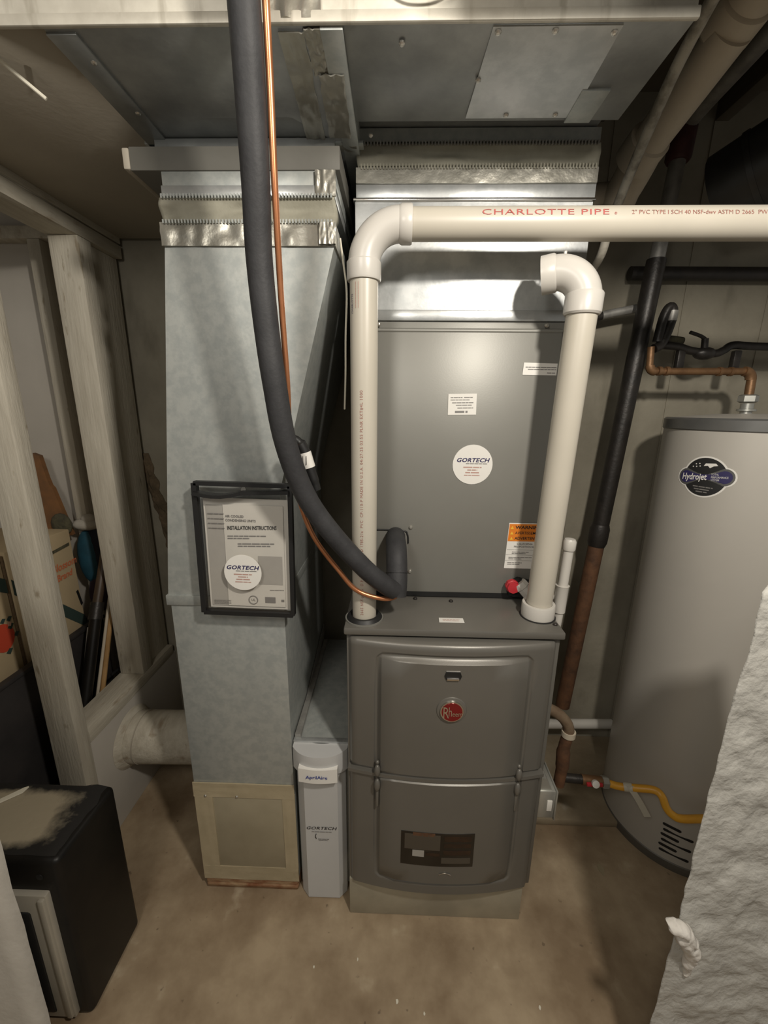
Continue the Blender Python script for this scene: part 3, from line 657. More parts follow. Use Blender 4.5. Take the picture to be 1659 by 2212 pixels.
text_on('cover_lettering', 'CONDENSING UNITS', .0085, lambda x, y: pf(-.047+x, .073+y, .0108), 'ink_grey', mn, xs=.9, bold=.02)
bars_on('fine_print', [(-.044, .05, .036, .0025), (-.044, .01, .030, .0025), (-.02, .07, .016, .0028), (-.02, .06, .010, .0028), (.055, .09, -.105, .0015)], lambda x, y: pf(x, y+.03*x, .0108), 'ink_grey', mn)
bars_on('fine_print', [(-.090, -.05, .09-.012*i, .002) for i in range(4)]+[(-.088, -.045, -.135-.004*i, .0012) for i in range(3)], lambda x, y: pf(x, y, .0108), 'ink_grey', mn)
MB().tube([pf(.012+.011*math.cos(a*math.pi/12), -.130+.011*math.sin(a*math.pi/12), .0112) for a in range(25)], .0009, 6).build('listing_mark', 'ink_grey', mn)
text_on('cover_lettering', 'UL', .009, lambda x, y: pf(.0065+x, -.133+y, .0108), 'ink_grey', mn)
MB().grid(2, 2, lambda u, v: pf(.042+.026*u, -.137+.016*v, .0108)).build('print_block', 'ink_grey', mn)
MB().grid(2, 2, lambda u, v: pf(.083+.007*u, -.133+.006*v, .0108)).build('print_block', 'ink_grey', mn)
st = plate('round_sticker', [(x*1.0, y) for x, y in disc_pts(.046)], lambda x, y: pf(x-.006, y-.052, .0235), (0, -.0008, 0), 'sticker', po)
gortech(st, None, lambda x, y: pf(x-.006, y-.050, .0250), .93)

# ================================================================== SUCTION LINE, COPPER LINE
ls = thing('suction_line', (-.003, .925, 1.05), 'black foam insulated suction line sweeping down from the ceiling to the coil', 'insulated pipe')
main = [(-.213, .665, 2.30), (-.214, .68, 2.16), (-.216, .70, 2.038), (-.222, .725, 1.95), (-.229, .75, 1.845), (-.238, .775, 1.754), (-.237, .79, 1.647), (-.230, .80, 1.544), (-.219, .82, 1.43), (-.190, .85, 1.319), (-.137, .872, 1.227), (-.065, .893, 1.136), (-.018, .908, 1.090), (.004, .922, 1.070)]
MB().tube(smooth_path(main, 7), .0225, 24).build('foam_sleeve', 'foam', ls)
MB().tube(smooth_path([(.008, .934, 1.050), (.010, .942, 1.078), (.010, .956, 1.110), (.009, .972, 1.138), (.008, 1.0, 1.156), (.006, 1.04, 1.160), (.006, 1.076, 1.160)], 6), [.0265]*37, 24).build('foam_elbow', 'foam', ls)
MB().tube(arc((.0100, .953, 1.103), (1, 0, 0), (0, -.9, .38), .0268, 0, 2*math.pi, 20), .0013, 6).build('foam_seam', 'black_rubber', ls)
lq = MB().tube(smooth_path([(-.185, .69, 2.30), (-.186, .70, 2.16), (-.187, .705, 2.053), (-.193, .73, 1.959), (-.200, .755, 1.851), (-.208, .79, 1.726), (-.211, .81, 1.636), (-.212, .825, 1.545), (-.219, .855, 1.42), (-.212, .878, 1.31), (-.183, .890, 1.213), (-.127, .903, 1.124), (-.088, .906, 1.076), (-.034, .908, 1.055), (.002, .925, 1.048), (.020, .965, 1.05), (.024, 1.03, 1.055), (.024, 1.076, 1.055)], 7), .0056, 12).build('liquid_line', 'copper')
tag(lq, 'bare copper refrigerant line running down beside the black insulated line', 'copper pipe')
sv = thing('cable_sleeve', (-.190, .872, 1.34), 'black wrapped sleeve with a small white label tucked behind the insulated line', 'sleeve')
MB().tube(smooth_path([(-.216, .868, 1.437), (-.206, .872, 1.430), (-.195, .876, 1.408), (-.186, .880, 1.372), (-.177, .884, 1.340), (-.174, .886, 1.325)], 5), [.010]*6+[.0135]*8+[.0125]*6+[.011]*6, 14).build('sleeve', 'black_rubber', sv)
plb = MB().tube([(-.1955, .8755, 1.409), (-.1875, .8790, 1.376)], .0148, 20, cap=False).build('label', 'sticker', sv)
for k in (-.005, .002): MB().box(-.191+k, -.1897+k, .8610, .8625, 1.384, 1.402).build('label_print', 'ink_grey', plb)

# ================================================================== INTAKE PIPE (left riser, long horizontal run)
PR = .0302; IX, IY = -.0715, .952
ip = thing('intake_pipe', (IX, IY, .977), 'white plastic intake pipe rising from the furnace then running right', 'pipe')
MB().cyl((IX, IY, .9775), (IX, IY, 1.80), PR, 40).build('riser', 'pvc', ip)
EC = (IX+.098, IY, 1.793); hz = 1.868
MB().tube(arc((IX+.075, IY, 1.793), (-1, 0, 0), (0, 0, 1), .075, 0, math.pi/2, 18), .0330, 36).build('elbow', 'pvc_fit', ip)
MB().tube([(IX, IY, 1.762), (IX, IY, 1.766), (IX, IY, 1.797), (IX, IY, 1.80)], [.0345, .0362, .0362, .0335], 36).build('hub', 'pvc_fit', ip)
MB().tube([(IX+.073, IY, hz), (IX+.078, IY, hz), (IX+.096, IY, hz), (IX+.099, IY, hz)], [.0335, .0362, .0362, .0345], 36).build('hub', 'pvc_fit', ip)
MB().cyl((IX+.09, IY, hz), (1.6, IY, hz+.004), PR, 40).build('horizontal_run', 'pvc', ip)
MB().lathe([(.046, .0005), (.046, .004), (.040, .012), (.034, .013), (.0315, .004)], (IX, IY, .977), (0, 0, 1), 40).build('floor_collar', 'black_rubber', ip)
MB().lathe([(.049, 0), (.049, .004), (.0465, .004)], (IX, IY, .9772), (0, 0, 1), 40).build('collar_plate', 'coil', ip)
def on_h(x0, ang, r=PR+.0006):
    return lambda x, y: (x0+x, IY-r*math.cos(ang+y/r), hz+.002+r*math.sin(ang+y/r))
def on_v(z0, ang, r=PR+.0006):
    return lambda x, y: (IX+r*math.sin(ang-y/r), IY-r*math.cos(ang-y/r), z0+x)
text_on('pipe_lettering', 'CHARLOTTE PIPE', .0165, on_h(.162, .11), 'ink_red', ip, xs=1.82, spacing=1.08, bold=-.006)
text_on('pipe_lettering', '®', .007, on_h(.420, .11), 'ink_red', ip)
text_on('pipe_lettering', '2" PVC TYPE I SCH 40 NSF-dwv ASTM D 2665  PW  PVC 1120', .0120, on_h(.453, .14), 'ink_pipe', ip, xs=1.0, spacing=1.0)
text_on('pipe_lettering', '2665 NSF-pw-G  D.P.  CODE ASTM D 1785-21a  PVC  CP-110-P MADE IN U.S.A. 04-27-25 03:55 PLNR EXT#4L 1000', .0098, on_v(1.000, -.02), 'ink_pipe', ip, xs=.965, spacing=1.16)
text_on('pipe_lettering', 'CHARLOTTE', .0075, on_v(1.695, -.78), 'ink_navy', ip, xs=.9)
bars_on('fine_print', [(0, .05, 0, .0012), (0, .05, -.006, .0012)], on_v(1.705, -.5), 'ink_faint', ip)

# ================================================================== EXHAUST PIPE (right riser with open elbow)
ER = .0318; EX, EYb = .391, .985
ex = thing('exhaust_pipe', (EX, EYb, .977), 'white plastic exhaust pipe with a downturned elbow at its top, on the furnace', 'pipe')
a0 = Vector((.383, .985, .985)); a1 = Vector((.397, .962, 1.723)); ax = (a1-a0).normalized()
MB().tube([a0, a1], ER, 40).build('riser', 'pvc', ex)
MB().lathe([(.0415, 0), (.0420, .004), (.0420, .034), (.0405, .0375), (.0335, .0375), (.033, .02)], (.383, .985, .977), (0, 0, 1), 40).build('base_hub', 'pvc_fit', ex)
MB().lathe([(.0455, 0), (.0455, .0015), (.042, .002)], (.383, .985, .9771), (0, 0, 1), 40).build('gasket', 'black_rubber', ex)
top = a1
MB().tube([top-ax*.022, top-ax*.018, top+ax*.018, top+ax*.022], [.0355, .0385, .0385, .0360], 36).build('hub', 'pvc_fit', ex)
hd_ = Vector((-.925, .38, 0)); er = .060
ec = top+ax*.006+hd_*er
MB().tube(arc(ec, -hd_, (0, 0, 1), er, 0, math.pi*.53, 18), .0350, 36).build('elbow', 'pvc_fit', ex)
e1 = ec+Vector((0, 0, er))+hd_*.004; e0 = e1+hd_*.026+Vector((0, 0, -.003)); eax = (e0-e1).normalized()
MB().tube([e1-eax*.004, e1, e0, e0+eax*.001, e0, e1], [.0358, .0385, .0385, .0365, .0318, .0318], 36, cap=False).build('socket', 'pvc_fit', ex)
MB().tube([e1, e1-eax*.002], .0318, 36).build('bore', 'ink_grey', ex)
nb = ec+Vector((.012, -.006, er+.0345))
MB().box(nb.x-.003, nb.x+.003, nb.y-.003, nb.y+.003, nb.z-.002, nb.z+.006, .0015).build('mould_nub', 'pvc_fit', ex)

# ================================================================== CONDENSATE DRAIN
cd = thing('condensate_drain', (.458, 1.03, .93), 'slim white condensate vent with cap and drain elbow right of the exhaust pipe', 'drain pipe')
MB().cyl((.459, 1.03, 1.03), (.463, 1.03, 1.150), .0130, 20).build('vent_riser', 'pvc_fit', cd)
MB().lathe([(.0155, 0), (.0165, .003), (.0165, .024), (.0130, .030), (.0001, .0315)], (.463, 1.03, 1.146), (0.02, 0, 1), 24).build('cap', 'pvc_fit', cd)
MB().tube([(.457, 1.03, .966), (.457, 1.03, .968), (.459, 1.03, 1.042), (.459, 1.03, 1.045)], [.0145, .0165, .0165, .0180], 24).build('tee', 'pvc_fit', cd)
MB().tube(smooth_path([(.457, 1.03, .972), (.456, 1.03, .94), (.452, 1.03, .90)], 4), .0128, 18).build('drop', 'pvc_fit', cd)
MB().tube([(.46, 1.045, 1.005), (.40, 1.05, 1.008), (.374, 1.053, 1.013)], .0125, 18).build('cross_pipe', 'pvc_fit', cd)
MB().lathe([(.020, 0), (.021, .004), (.021, .016), (.017, .018), (.017, .045), (.013, .048)], (.350, 1.058, 1.037), (.55, -.2, -.62), 8).build('drain_fitting', 'pvc_fit', cd)

# ================================================================== WATER HEATER
HXc, HYc, HR = 1.073, 1.262, .229
wh = thing('water_heater', (HXc, HYc, 0), 'tall grey cylindrical water heater behind the rough plaster wall end', 'water heater')
MB().lathe([(HR-.006, .010), (HR, .014), (HR, 1.455)], (HXc, HYc, 0), (0, 0, 1), 96).build('jacket', 'heater', wh)
MB().lathe([(HR+.002, 0), (HR+.003, .003), (HR+.003, .030), (HR, .033)], (HXc, HYc, 0), (0, 0, 1), 96).build('base_ring', 'heater_base', wh)
MB().lathe([(HR+.001, 1.452), (HR+.004, 1.455), (HR+.004, 1.482), (HR-.002, 1.487), (HR-.006, 1.484)], (HXc, HYc, 0), (0, 0, 1), 96).build('top_rim', 'heater_rim', wh)
MB().lathe([(HR-.004, 1.478), (HR-.006, 1.486), (.10, 1.498), (.0001, 1.500)], (HXc, HYc, 0), (0, 0, 1), 96).build('top_cap', 'heater', wh)
def on_tank(phi0, z0, r=HR+.0008, a=0):
    """phi0: angle from -Y towards +X on the jacket"""
    c, s = math.cos(a), math.sin(a)
    def fn(x, y):
        X = x*c-y*s; Y = x*s+y*c; p = phi0+X/r
        return (HXc+r*math.sin(p), HYc-r*math.cos(p), z0+Y)
    return fn
def tank_plate(name, pts, m, r, parent, phi0, z0, a=0):
    fn = on_tank(phi0, z0, r, a); n = len(pts)
    cx = sum(p[0] for p in pts)/n; cyy = sum(p[1] for p in pts)/n
    V = [fn(cx, cyy)]; F = []
    rings = 5
    for k in range(1, rings+1):
        for (x, y) in pts: V.append(fn(cx+(x-cx)*k/rings, cyy+(y-cyy)*k/rings))
    for i in range(n): F.append([0, 1+i, 1+(i+1) % n])
    for k in range(rings-1):
        for i in range(n): F.append([1+k*n+i, 1+k*n+(i+1) % n, 1+(k+1)*n+(i+1) % n, 1+(k+1)*n+i])
    return link_mesh(name, V, F, M[m], parent)
PH = -1.09; LZ = 1.326
def stadium(hx, hy, n=10):
    out = []
    for i in range(n+1): a = -math.pi/2+math.pi*i/n; out.append((hx-hy+hy*math.cos(a), hy*math.sin(a)))
    for i in range(n+1): a = math.pi/2+math.pi*i/n; out.append((-hx+hy+hy*math.cos(a), hy*math.sin(a)))
    return out
TA = .10
lb = tank_plate('round_label', disc_pts(.058, 48), 'sticker', HR+.0006, wh, PH, LZ)
tank_plate('band_border', stadium(.074, .027), 'sticker', HR+.0007, lb, PH, LZ, TA)
tank_plate('label_ground', disc_pts(.0535, 48), 'ink_black', HR+.0010, lb, PH, LZ)
tank_plate('band_outer', stadium(.070, .0235), 'heater_rim', HR+.0014, lb, PH, LZ, TA)
tank_plate('band', stadium(.065, .0175), 'ink_navy', HR+.0018, lb, PH, LZ, TA)
text_on('label_lettering', 'Hydrojet', .0255, (lambda x, y: on_tank(PH, LZ, HR+.0024, TA)(-.060+x, -.008+y)), 'sticker', lb, shear=.15, xs=.71, bold=.02)
for i, wd in enumerate(('TOTAL', 'PERFORMANCE', 'SYSTEM')):
    text_on('label_lettering', wd, .0078, (lambda x, y, i=i: on_tank(PH, LZ, HR+.0024, TA)(.017+x, .005-i*.0078+y)), 'sticker', lb, xs=.72)
for k, (x, y) in enumerate([(-.026, .034), (-.017, .036), (-.033, .026), (-.024, .027), (-.015, .029)]):
    tank_plate('dot', [(x+px, y+py) for px, py in disc_pts(.0018, 8)], 'sticker', HR+.0016, lb, PH, LZ)
tank_plate('swirl', [(-.006, .030), (-.002, .038), (.022, .040), (.028, .034), (.018, .032), (.010, .026), (.004, .032)], 'sticker', HR+.0016, lb, PH, LZ)
bars_on('fine_print', [(-.024, .026, -.030, .003), (-.020, .020, -.037, .003), (-.014, .014, -.044, .003)], on_tank(PH, LZ, HR+.0016), 'ink_grey', lb)
for i in range(6):
    l0 = -.042+(.004 if i % 2 else 0); l1 = .010 if i % 2 == 0 else .046
    pts = [(x+(l0+l1)/2, y) for x, y in stadium((l1-l0)/2, .0055, 6)]
    tank_plate('vent_slot', pts, 'black_rubber', HR+.0008, wh, -.56, .168-i*.021)
# cold/hot nipple
MB().lathe([(.016, 0), (.016, .014), (.026, .016), (.026, .022), (.018, .024), (.018, .040)], (1.148, 1.405, 1.492), (0, 0, 1), 24).build('nipple', 'jbox', wh)

# ================================================================== WATER AND GAS PIPING
QY = 1.42
cw = thing('copper_water_line', (1.148, 1.41, 1.53), 'old copper water pipe bending down to the top of the water heater', 'pipe')
MB().tube([(.818, QY, 1.705), (.823, QY, 1.64)], .0105, 16).build('drop', 'copper_old', cw)
MB().tube(arc((.842, QY, 1.648), (-1, 0, 0), (0, 0, -1), .018, 0, math.pi/2, 8), .0135, 18).build('elbow', 'copper_old', cw)
MB().cyl((.842, QY, 1.630), (1.125, QY-.006, 1.632), .0112, 18).build('run', 'copper_old', cw)
for x in (.848, .872, 1.04, 1.075): MB().cyl((x, QY-.004, 1.631), (x+.010, QY-.004, 1.631), .0142, 18).build('solder_ring', 'copper_old', cw)
MB().tube(arc((1.120, QY-.008, 1.606), (0, 0, 1), (1, 0, 0), .026, 0, math.pi/2, 10), .0150, 18).build('elbow', 'copper_old', cw)
MB().cyl((1.147, QY-.010, 1.61), (1.148, QY-.012, 1.56), .0130, 18).build('tail', 'copper_old', cw)
MB().lathe([(.020, 0), (.027, .004), (.027, .022), (.020, .026)], (1.148, 1.407, 1.534), (0, 0, 1), 6).build('union_nut', 'jbox', cw)
bv = thing('valve_line', (1.0, 1.44, 1.62), 'black iron water pipe with lever valve above the copper pipe', 'valve')
VY = 1.45
MB().tube(smooth_path([(.862, VY, 1.715), (.92, VY, 1.710), (.965, VY, 1.698), (1.04, VY, 1.690), (1.07, VY, 1.700), (1.10, VY, 1.716), (1.20, VY, 1.712), (1.70, VY, 1.708)], 6), .0125, 14).build('pipe', 'iron', bv)
MB().ball((1.01, VY, 1.690), .024, 16, (1.5, 1, .85)).build('valve_body', 'iron', bv)
MB().cyl((1.005, VY-.004, 1.70), (1.000, VY-.006, 1.735), .010, 12).build('stem', 'iron', bv)
MB().tube(smooth_path([(1.0, VY-.006, 1.733), (.982, VY-.008, 1.742), (.945, VY-.012, 1.752)], 5), .0055, 10).build('lever', 'iron', bv)
for x in (.935, 1.115):
    MB().box(x-.012, x+.012, VY-.008, VY+.012, 1.642, 1.70, .004).build('bracket', 'iron', bv)
MB().tube(smooth_path([(.875, VY+.005, 1.725), (.90, VY+.02, 1.735), (.95, VY+.03, 1.732)], 4), .013, 12).build('branch', 'moss', bv)
lp = thing('pipe_loop', (.835, 1.45, 1.69), 'black wrapped bend of pipe close beside the gas riser', 'pipe')
MB().tube(smooth_path([(.838, 1.425, 1.72), (.845, 1.425, 1.79), (.858, 1.425, 1.822), (.870, 1.425, 1.812), (.868, 1.425, 1.77), (.850, 1.422, 1.715), (.828, 1.42, 1.70)], 6), .0145, 16).build('bend', 'iron', lp)
MB().tube([(.870, 1.425, 1.812), (.869, 1.425, 1.782)], .0165, 16).build('sleeve', 'galv_pipe', lp)
hp = MB().tube([(.80, 1.585, 1.965), (1.9, 1.585, 1.962)], .022, 18).build('wall_pipe', 'iron')
tag(hp, 'black iron pipe running level along the back wall above the valve', 'pipe')
cn = thing('conduit', (.70, 1.5, 1.80), 'grey conduit passing behind the exhaust pipe to the gas riser', 'conduit')
MB().tube(smooth_path([(.44, 1.53, 1.765), (.63, 1.535, 1.803), (.715, 1.535, 1.824), (.84, 1.535, 1.848)], 5), .0135, 14).build('tube', 'galv_pipe', cn)
MB().tube([(.45, 1.53, 1.767), (.70, 1.535, 1.820)], .0145, 14).build('black_end', 'iron', cn)
gp = thing('gas_riser', (.72, 1.5, .30), 'tall black iron gas riser leaning beside the furnace, rusty brown low down', 'pipe')
g = lambda t: Vector((.722+t*.105, 1.475+.0*t, .34+t*1.70))
MB().tube([g(.40), g(.96)], .0285, 24).build('riser', 'iron', gp)
MB().tube([g(-.02), g(.42)], .0275, 24).build('rusty_riser', 'rust', gp)
MB().tube([g(.395), g(.405), g(.435), g(.445)], [.029, .034, .034, .029], 24).build('coupling', 'iron', gp)
MB().tube([g(.95), g(1.13)], .0225, 20).build('galvanized_riser', 'galv_pipe', gp)
MB().tube([g(1.115), g(1.12), g(1.165)], [.030, .035, .035], 20).build('tee', 'darkred', gp)
MB().tube(smooth_path([g(1.155), g(1.165)+Vector((.002, -.03, .012)), Vector((.83, 1.15, 2.34)), Vector((.81, .80, 2.36))], 5), .024, 18).build('ceiling_run', 'galv_pipe', gp)
# gas drop to the furnace and yellow connector
dl = thing('drip_leg', (.57, 1.12, .25), 'dirty iron pipe drop with elbow between furnace and water heater', 'pipe')
MB().tube(smooth_path([(.44, 1.12, .60), (.50, 1.12, .582), (.545, 1.12, .555), (.572, 1.12, .520), (.578, 1.12, .49)], 5), .0175, 16).build('elbow', 'dirty', dl)
MB().tube([(.578, 1.12, .498), (.578, 1.12, .480)], [.022, .022], 16).build('collar', 'pvc_old', dl)
MB().tube(smooth_path([(.578, 1.12, .485), (.570, 1.12, .43), (.573, 1.12, .36), (.570, 1.12, .285)], 5), [.018]*6+[.021]*5+[.018]*5, 16).build('leg', 'rust', dl)
gc = thing('gas_connector', (.80, 1.08, .2), 'yellow flexible gas hose with red handled valve in front of the water heater', 'gas hose')
MB().cyl((.585, 1.12, .312), (.645, 1.115, .312), .0145, 14).build('nipple', 'iron', gc)
MB().cyl((.640, 1.115, .312), (.705, 1.11, .310), .0165, 14).build('valve_body', 'copper_old', gc)
MB().lathe([(.010, 0), (.012, .004), (.012, .012), (.0001, .014)], (.672, 1.095, .322), (0, -1, .35), 14).build('valve_knob', 'sticker', gc)
MB().box(.648, .700, 1.090, 1.100, .308, .320, .003).build('valve_handle', 'redcap', gc)
MB().lathe([(.015, 0), (.019, .003), (.019, .020), (.014, .024)], (.703, 1.11, .310), (1, -.06, 0), 6).build('flare_nut', 'jbox', gc)
MB().tube(smooth_path([(.722, 1.108, .309), (.755, 1.095, .310), (.80, 1.08, .322), (.842, 1.062, .336), (.856, 1.045, .332), (.866, 1.03, .304), (.880, 1.02, .290), (.903, 1.01, .287), (.973, 1.0, .303), (1.10, .99, .32)], 7), .0115, 16).build('hose', 'yellow', gc)
MB().grid(4, 10, lambda u, v: (.766+.022*u+.060*v**1.3, 1.078-.02*v, .330-.10*v+.012*math.sin(v*3)), (0, .001, 0)).build('paper_tag', 'tag', gc)
MB().tube([(.766, 1.0915, .313), (.788, 1.084, .319)], .0135, 14).build('tag_wrap', 'tag', gc)
wp = MB().cyl((.56, 1.56, .135), (.99, 1.56, .148), .021, 18).build('floor_pipe', 'pvc_fit')
tag(wp, 'short white pipe lying along the foot of the back wall behind the heater', 'pipe')

# ================================================================== PIPES HIGH ON THE RIGHT
vp = thing('vent_pipe', (.62, 1.1, 2.1), 'fat beige plastic vent pipe sloping under the ceiling at the upper right', 'pipe')
vpath = [Vector((.630, .70, 2.282)), Vector((.622, 1.0, 2.215)), Vector((.605, 1.14, 2.155)), Vector((.622, 1.31, 2.092))]
MB().tube([Vector((.648, .72, 2.30)), Vector((.628, 1.02, 2.222))], .046, 32).build('run', 'pvc_old', vp)
d_ = (Vector((.628, 1.02, 2.222))-Vector((.648, .72, 2.30))).normalized(); q_ = Vector((.632, .965, 2.237))
MB().tube([q_-d_*.004, q_, q_+d_*.05, q_+d_*.058], [.047, .053, .053, .047], 32).build('coupling', 'pvc_old', vp)
MB().tube([Vector((.628, .99, 2.21)), Vector((.602, 1.20, 2.132))], .0415, 32).build('run', 'pvc_old', vp)
d_ = (Vector((.605, 1.16, 2.148))-Vector((.628, .99, 2.21))).normalized(); q_ = Vector((.603, 1.185, 2.138))
MB().tube([q_-d_*.002, q_, q_+d_*.055, q_+d_*.058], [.043, .050, .050, .045], 32).build('coupling', 'pvc_old', vp)
MB().tube(smooth_path([Vector((.602, 1.19, 2.136)), Vector((.610, 1.275, 2.10)), Vector((.600, 1.33, 2.06)), Vector((.57, 1.35, 2.02))], 5), [.044]*8+[.047]*8, 32).build('elbow', 'pvc_old', vp)
MB().tube([Vector((.60, 1.34, 2.075)), Vector((.50, 1.36, 2.075))], .046, 32).build('branch', 'pvc_old', vp)
tp = MB().tube(smooth_path([(.520, .80, 2.21), (.525, .95, 2.154), (.536, 1.05, 2.108), (.552, 1.18, 2.032), (.556, 1.24, 1.97), (.556, 1.28, 1.91), (.556, 1.40, 1.88), (.556, 1.615, 1.87)], 6), .0115, 14).build('slim_pipe', 'mottled')
tag(tp, 'slim mottled white pipe running alongside the fat beige vent pipe', 'pipe')
rdx = thing('round_duct', (1.02, 1.35, 2.05), 'dark round metal duct elbow in the dark upper right corner', 'duct')
MB().tube(smooth_path([(.95, 1.42, 2.13), (1.01, 1.33, 2.16), (1.11, 1.20, 2.21), (1.24, 1.02, 2.28)], 5), .105, 32).build('shell', 'dark_metal', rdx)
MB().tube([(.99, 1.36, 2.15), (.998, 1.35, 2.154)], .109, 32).build('seam_ring', 'dark_metal', rdx)

# ================================================================== WHITE ROUND DUCT THROUGH THE CURB
sd_ = thing('round_branch_duct', (-.8, 1.3, .25), 'white painted round duct from the partition curb to the return duct', 'duct')
MB().tube([(-.975, 1.275, .278), (-.5855, 1.29, .274)], .092, 40).build('shell', 'white_wood_h', sd_)
MB().tube([(-.984, 1.275, .278), (-.965, 1.275, .278)], [.112, .094], 40).build('collar', 'white_wood_h', sd_)
MB().tube([(-.935, 1.276, .278), (-.931, 1.276, .278)], .0935, 40).build('seam', 'soffit', sd_)

# ================================================================== OLD BLACK CABINET, LEFT FOREGROUND
bc = thing('black_cabinet', (-.9, .77, 0), 'old black metal cabinet with a dusty top and beige front panel', 'cabinet')
MB().box(-1.12, -.738, .668, .862, .004, .515, .014, seg=4).build('body', 'blackpaint', bc)
def dusty(u, v):
    x = -1.115+.365*u; y = .680+.174*v
    e = max(abs(2*u-1), abs(2*v-1))
    return (x+.012*e*noise.noise((v*5, u*3, 2)), y+.010*e*noise.noise((u*6, v*3, 7)), .5152+.0012*(1-e**6))
MB().grid(24, 14, dusty).build('dusty_top', 'dust', bc)
fpn = MB(); fpn.box(-.92, -.770, .655, .672, .02, .428, .003); fp2 = fpn.build('front_panel', 'beige_metal', bc)
MB().box(-.858, -.814, .651, .660, .04, .378, .006).build('grip_slot', 'black_rubber', fp2)
MB().box(-.786, -.772, .648, .660, .03, .422, .003).build('panel_edge', 'beige_metal', fp2)
MB().lathe([(.008, 0), (.008, .001), (.0001, .0012)], (-.785, .6675, .468), (0, -1, 0), 16).build('screw_hole', 'black_rubber', bc)
ws2 = MB().prism([(-.995, .79, .5180), (-.957, .825, .5180), (-.955, .842, .5180), (-.963, .838, .5180), (-1.0, .80, .5180)], (0, 0, .004)).build('white_strip', 'white_stick')
tag(ws2, 'small white plastic strip lying on the dusty black cabinet top', 'strip')

# ================================================================== STORAGE BEHIND THE PARTITION
bn = thing('storage_bin', (-1.45, 1.2, 0), 'large dark open bin behind the white studs', 'bin')
MB().box(-1.215, -1.20, .92, 1.50, 0, .655, .003).build('side', 'bin', bn)
MB().box(-1.75, -1.735, .92, 1.50, 0, .655, .003).build('side', 'bin', bn)
MB().box(-1.735, -1.215, .92, .935, 0, .655, .003).build('end', 'bin', bn)
MB().box(-1.735, -1.215, 1.485, 1.50, 0, .655, .003).build('end', 'bin', bn)
MB().box(-1.735, -1.215, .935, 1.485, 0, .50, .003).build('filling', 'bin', bn)
MB().box(-1.220, -1.194, .92, 1.505, .648, .662, .003).build('rim', 'bin', bn)
fx = lambda x, y: (-1.2535, x, y)
ca = thing('apple_carton', (-1.45, 1.07, .50), 'printed fruit carton with a red apple, standing in the dark bin', 'box')
MB().box(-1.62, -1.255, .94, 1.188, .502, 1.035, .004).build('carton', 'carton', ca)
MB().box(-1.62, -1.258, 1.188, 1.202, .502, 1.03, .003).build('open_edge', 'carton_edge', ca)
plate('green_band', [(1.00, 1.085), (1.188, .955), (1.188, .905), (1.00, 1.03)], fx, (.0006, 0, 0), 'green', ca)
plate('apple_print', [(1.140+.036*math.cos(a*math.pi/10)*(1+.08*math.cos(a*math.pi/5)), .770+.048*math.sin(a*math.pi/10)) for a in range(20)], fx, (.0006, 0, 0), 'print_red', ca)
for (y, z, s) in [(1.171, .795, .012), (1.185, .760, .010), (1.150, .824, .010), (1.150, .716, .012), (1.172, .822, .010)]:
    plate('leaf_print', [(y-s, z), (y, z-s*.8), (y+s, z+s*.5), (y, z+s)], fx, (.0008, 0, 0), 'green', ca)
plate('blossom_print', [(1.162, .802), (1.172, .797), (1.176, .810), (1.166, .815)], fx, (.0009, 0, 0), 'print_pink', ca)
cb = thing('blossom_carton', (-1.45, 1.34, .50), 'printed fruit carton with orange lettering, right of the apple carton', 'box')
MB().box(-1.62, -1.255, 1.205, 1.474, .502, 1.040, .004).build('carton', 'carton', cb)
plate('green_band', [(1.207, .945), (1.474, .675), (1.474, .62), (1.207, .89)], fx, (.0006, 0, 0), 'green', cb)
plate('green_rule', [(1.355, .968), (1.460, .978), (1.460, .990), (1.355, .979)], fx, (.0006, 0, 0), 'moss', cb)
text_on('carton_lettering', 'Blossom', .040, lambda x, y: (-1.2525, 1.362+x*.86, .898+y+.03*x), 'print_orange', cb, shear=.2, bold=.02)
text_on('carton_lettering', 'Brand', .036, lambda x, y: (-1.2525, 1.375+x*.86, .868-.008+y+.03*x), 'print_orange', cb, shear=.2, bold=.02)
plate('hand_slot', [(1.452, .788), (1.462, .792), (1.474, .727), (1.464, .722)], fx, (.0008, 0, 0), 'black_rubber', cb)
bb = thing('broken_board', (-1.33, 1.49, .98), 'rough brown broken board standing upright behind the cartons', 'board')
MB().prism([(-1.40, 1.52, .99), (-1.285, 1.52, 1.00), (-1.330, 1.52, 1.19), (-1.338, 1.52, 1.20), (-1.345, 1.52, 1.23), (-1.358, 1.52, 1.315), (-1.385, 1.52, 1.325)], (0, .018, 0)).build('board', 'brown', bb, smooth=False)
MB().ball((-1.315, 1.515, 1.045), .042, 14, (1, .35, 1.1)).build('mossy_end', 'moss', bb)
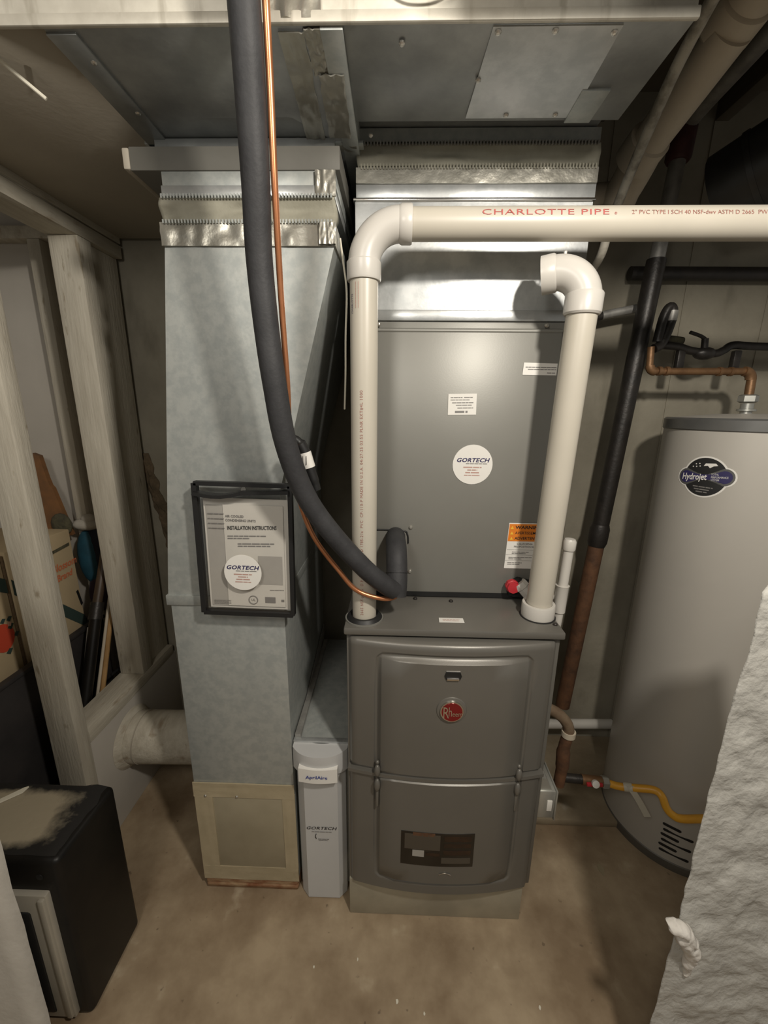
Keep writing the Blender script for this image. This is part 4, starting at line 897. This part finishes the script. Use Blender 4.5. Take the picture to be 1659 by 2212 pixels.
tb = thing('teal_bag', (-1.235, 1.54, .66), 'teal and dark blue bag standing on the bin against the back wall', 'bag')
MB().ball((-1.245, 1.542, .90), .055, 18, (.85, .55, 2.1)).build('front_pocket', 'teal', tb)
MB().ball((-1.215, 1.552, .91), .062, 18, (.9, .45, 2.0)).build('body', 'navy', tb)
MB().ball((-1.225, 1.54, .74), .05, 14, (.9, .6, 1.6)).build('purple_pouch', 'purple', tb)
wc = MB().ball((-1.235, 1.545, 1.040), .05, 18, (1.15, .75, .5)).ball((-1.225, 1.545, 1.062), .03, 14, (1.0, .8, .7)).build('rolled_cloth', 'cloth')
tag(wc, 'folded white cloth lying on top of the teal bag', 'cloth')
pl_ = thing('dark_pole', (-1.07, 1.2, .47), 'thick dark pole with a clamp leaning behind the partition sill', 'pole')
MB().tube([(-1.125, 1.49, .985), (-1.125, 1.385, .765)], .016, 14).build('upper_tube', 'pole_brown', pl_)
MB().tube([(-1.125, 1.39, .775), (-1.122, 1.36, .72)], .023, 14).build('clamp', 'iron', pl_)
MB().tube([(-1.122, 1.372, .742), (-1.112, 1.19, .34)], .019, 14).build('lower_tube', 'blackpaint', pl_)
for i, (a, b, r, m, lab) in enumerate([((-1.115, 1.475, .80), (-1.105, 1.27, .33), .009, 'wood_tan', 'tan wooden handle leaning right of the dark pole'),
                                       ((-1.12, 1.505, .90), (-1.115, 1.255, .33), .0055, 'pvc_old', 'thin pale stick leaning between the dark pole and the tan handle'),
                                       ((-1.14, 1.345, .695), (-1.125, 1.20, .36), .0040, 'galv_pipe', 'thin grey metal rod leaning left of the dark pole')]):
    tag(MB().tube([a, b], r, 10).build(['broom_handle', 'stick', 'metal_rod'][i], m), lab, ['handle', 'stick', 'rod'][i])
kn = MB().tube(smooth_path([(-1.11, 1.50, .60), (-1.10, 1.51, .55), (-1.095, 1.50, .50), (-1.10, 1.44, .475), (-1.105, 1.37, .472)], 5), .005, 8).build('power_cable', 'black_rubber')
tag(kn, 'black cord hanging behind the sill right of the leaning sticks', 'cord')
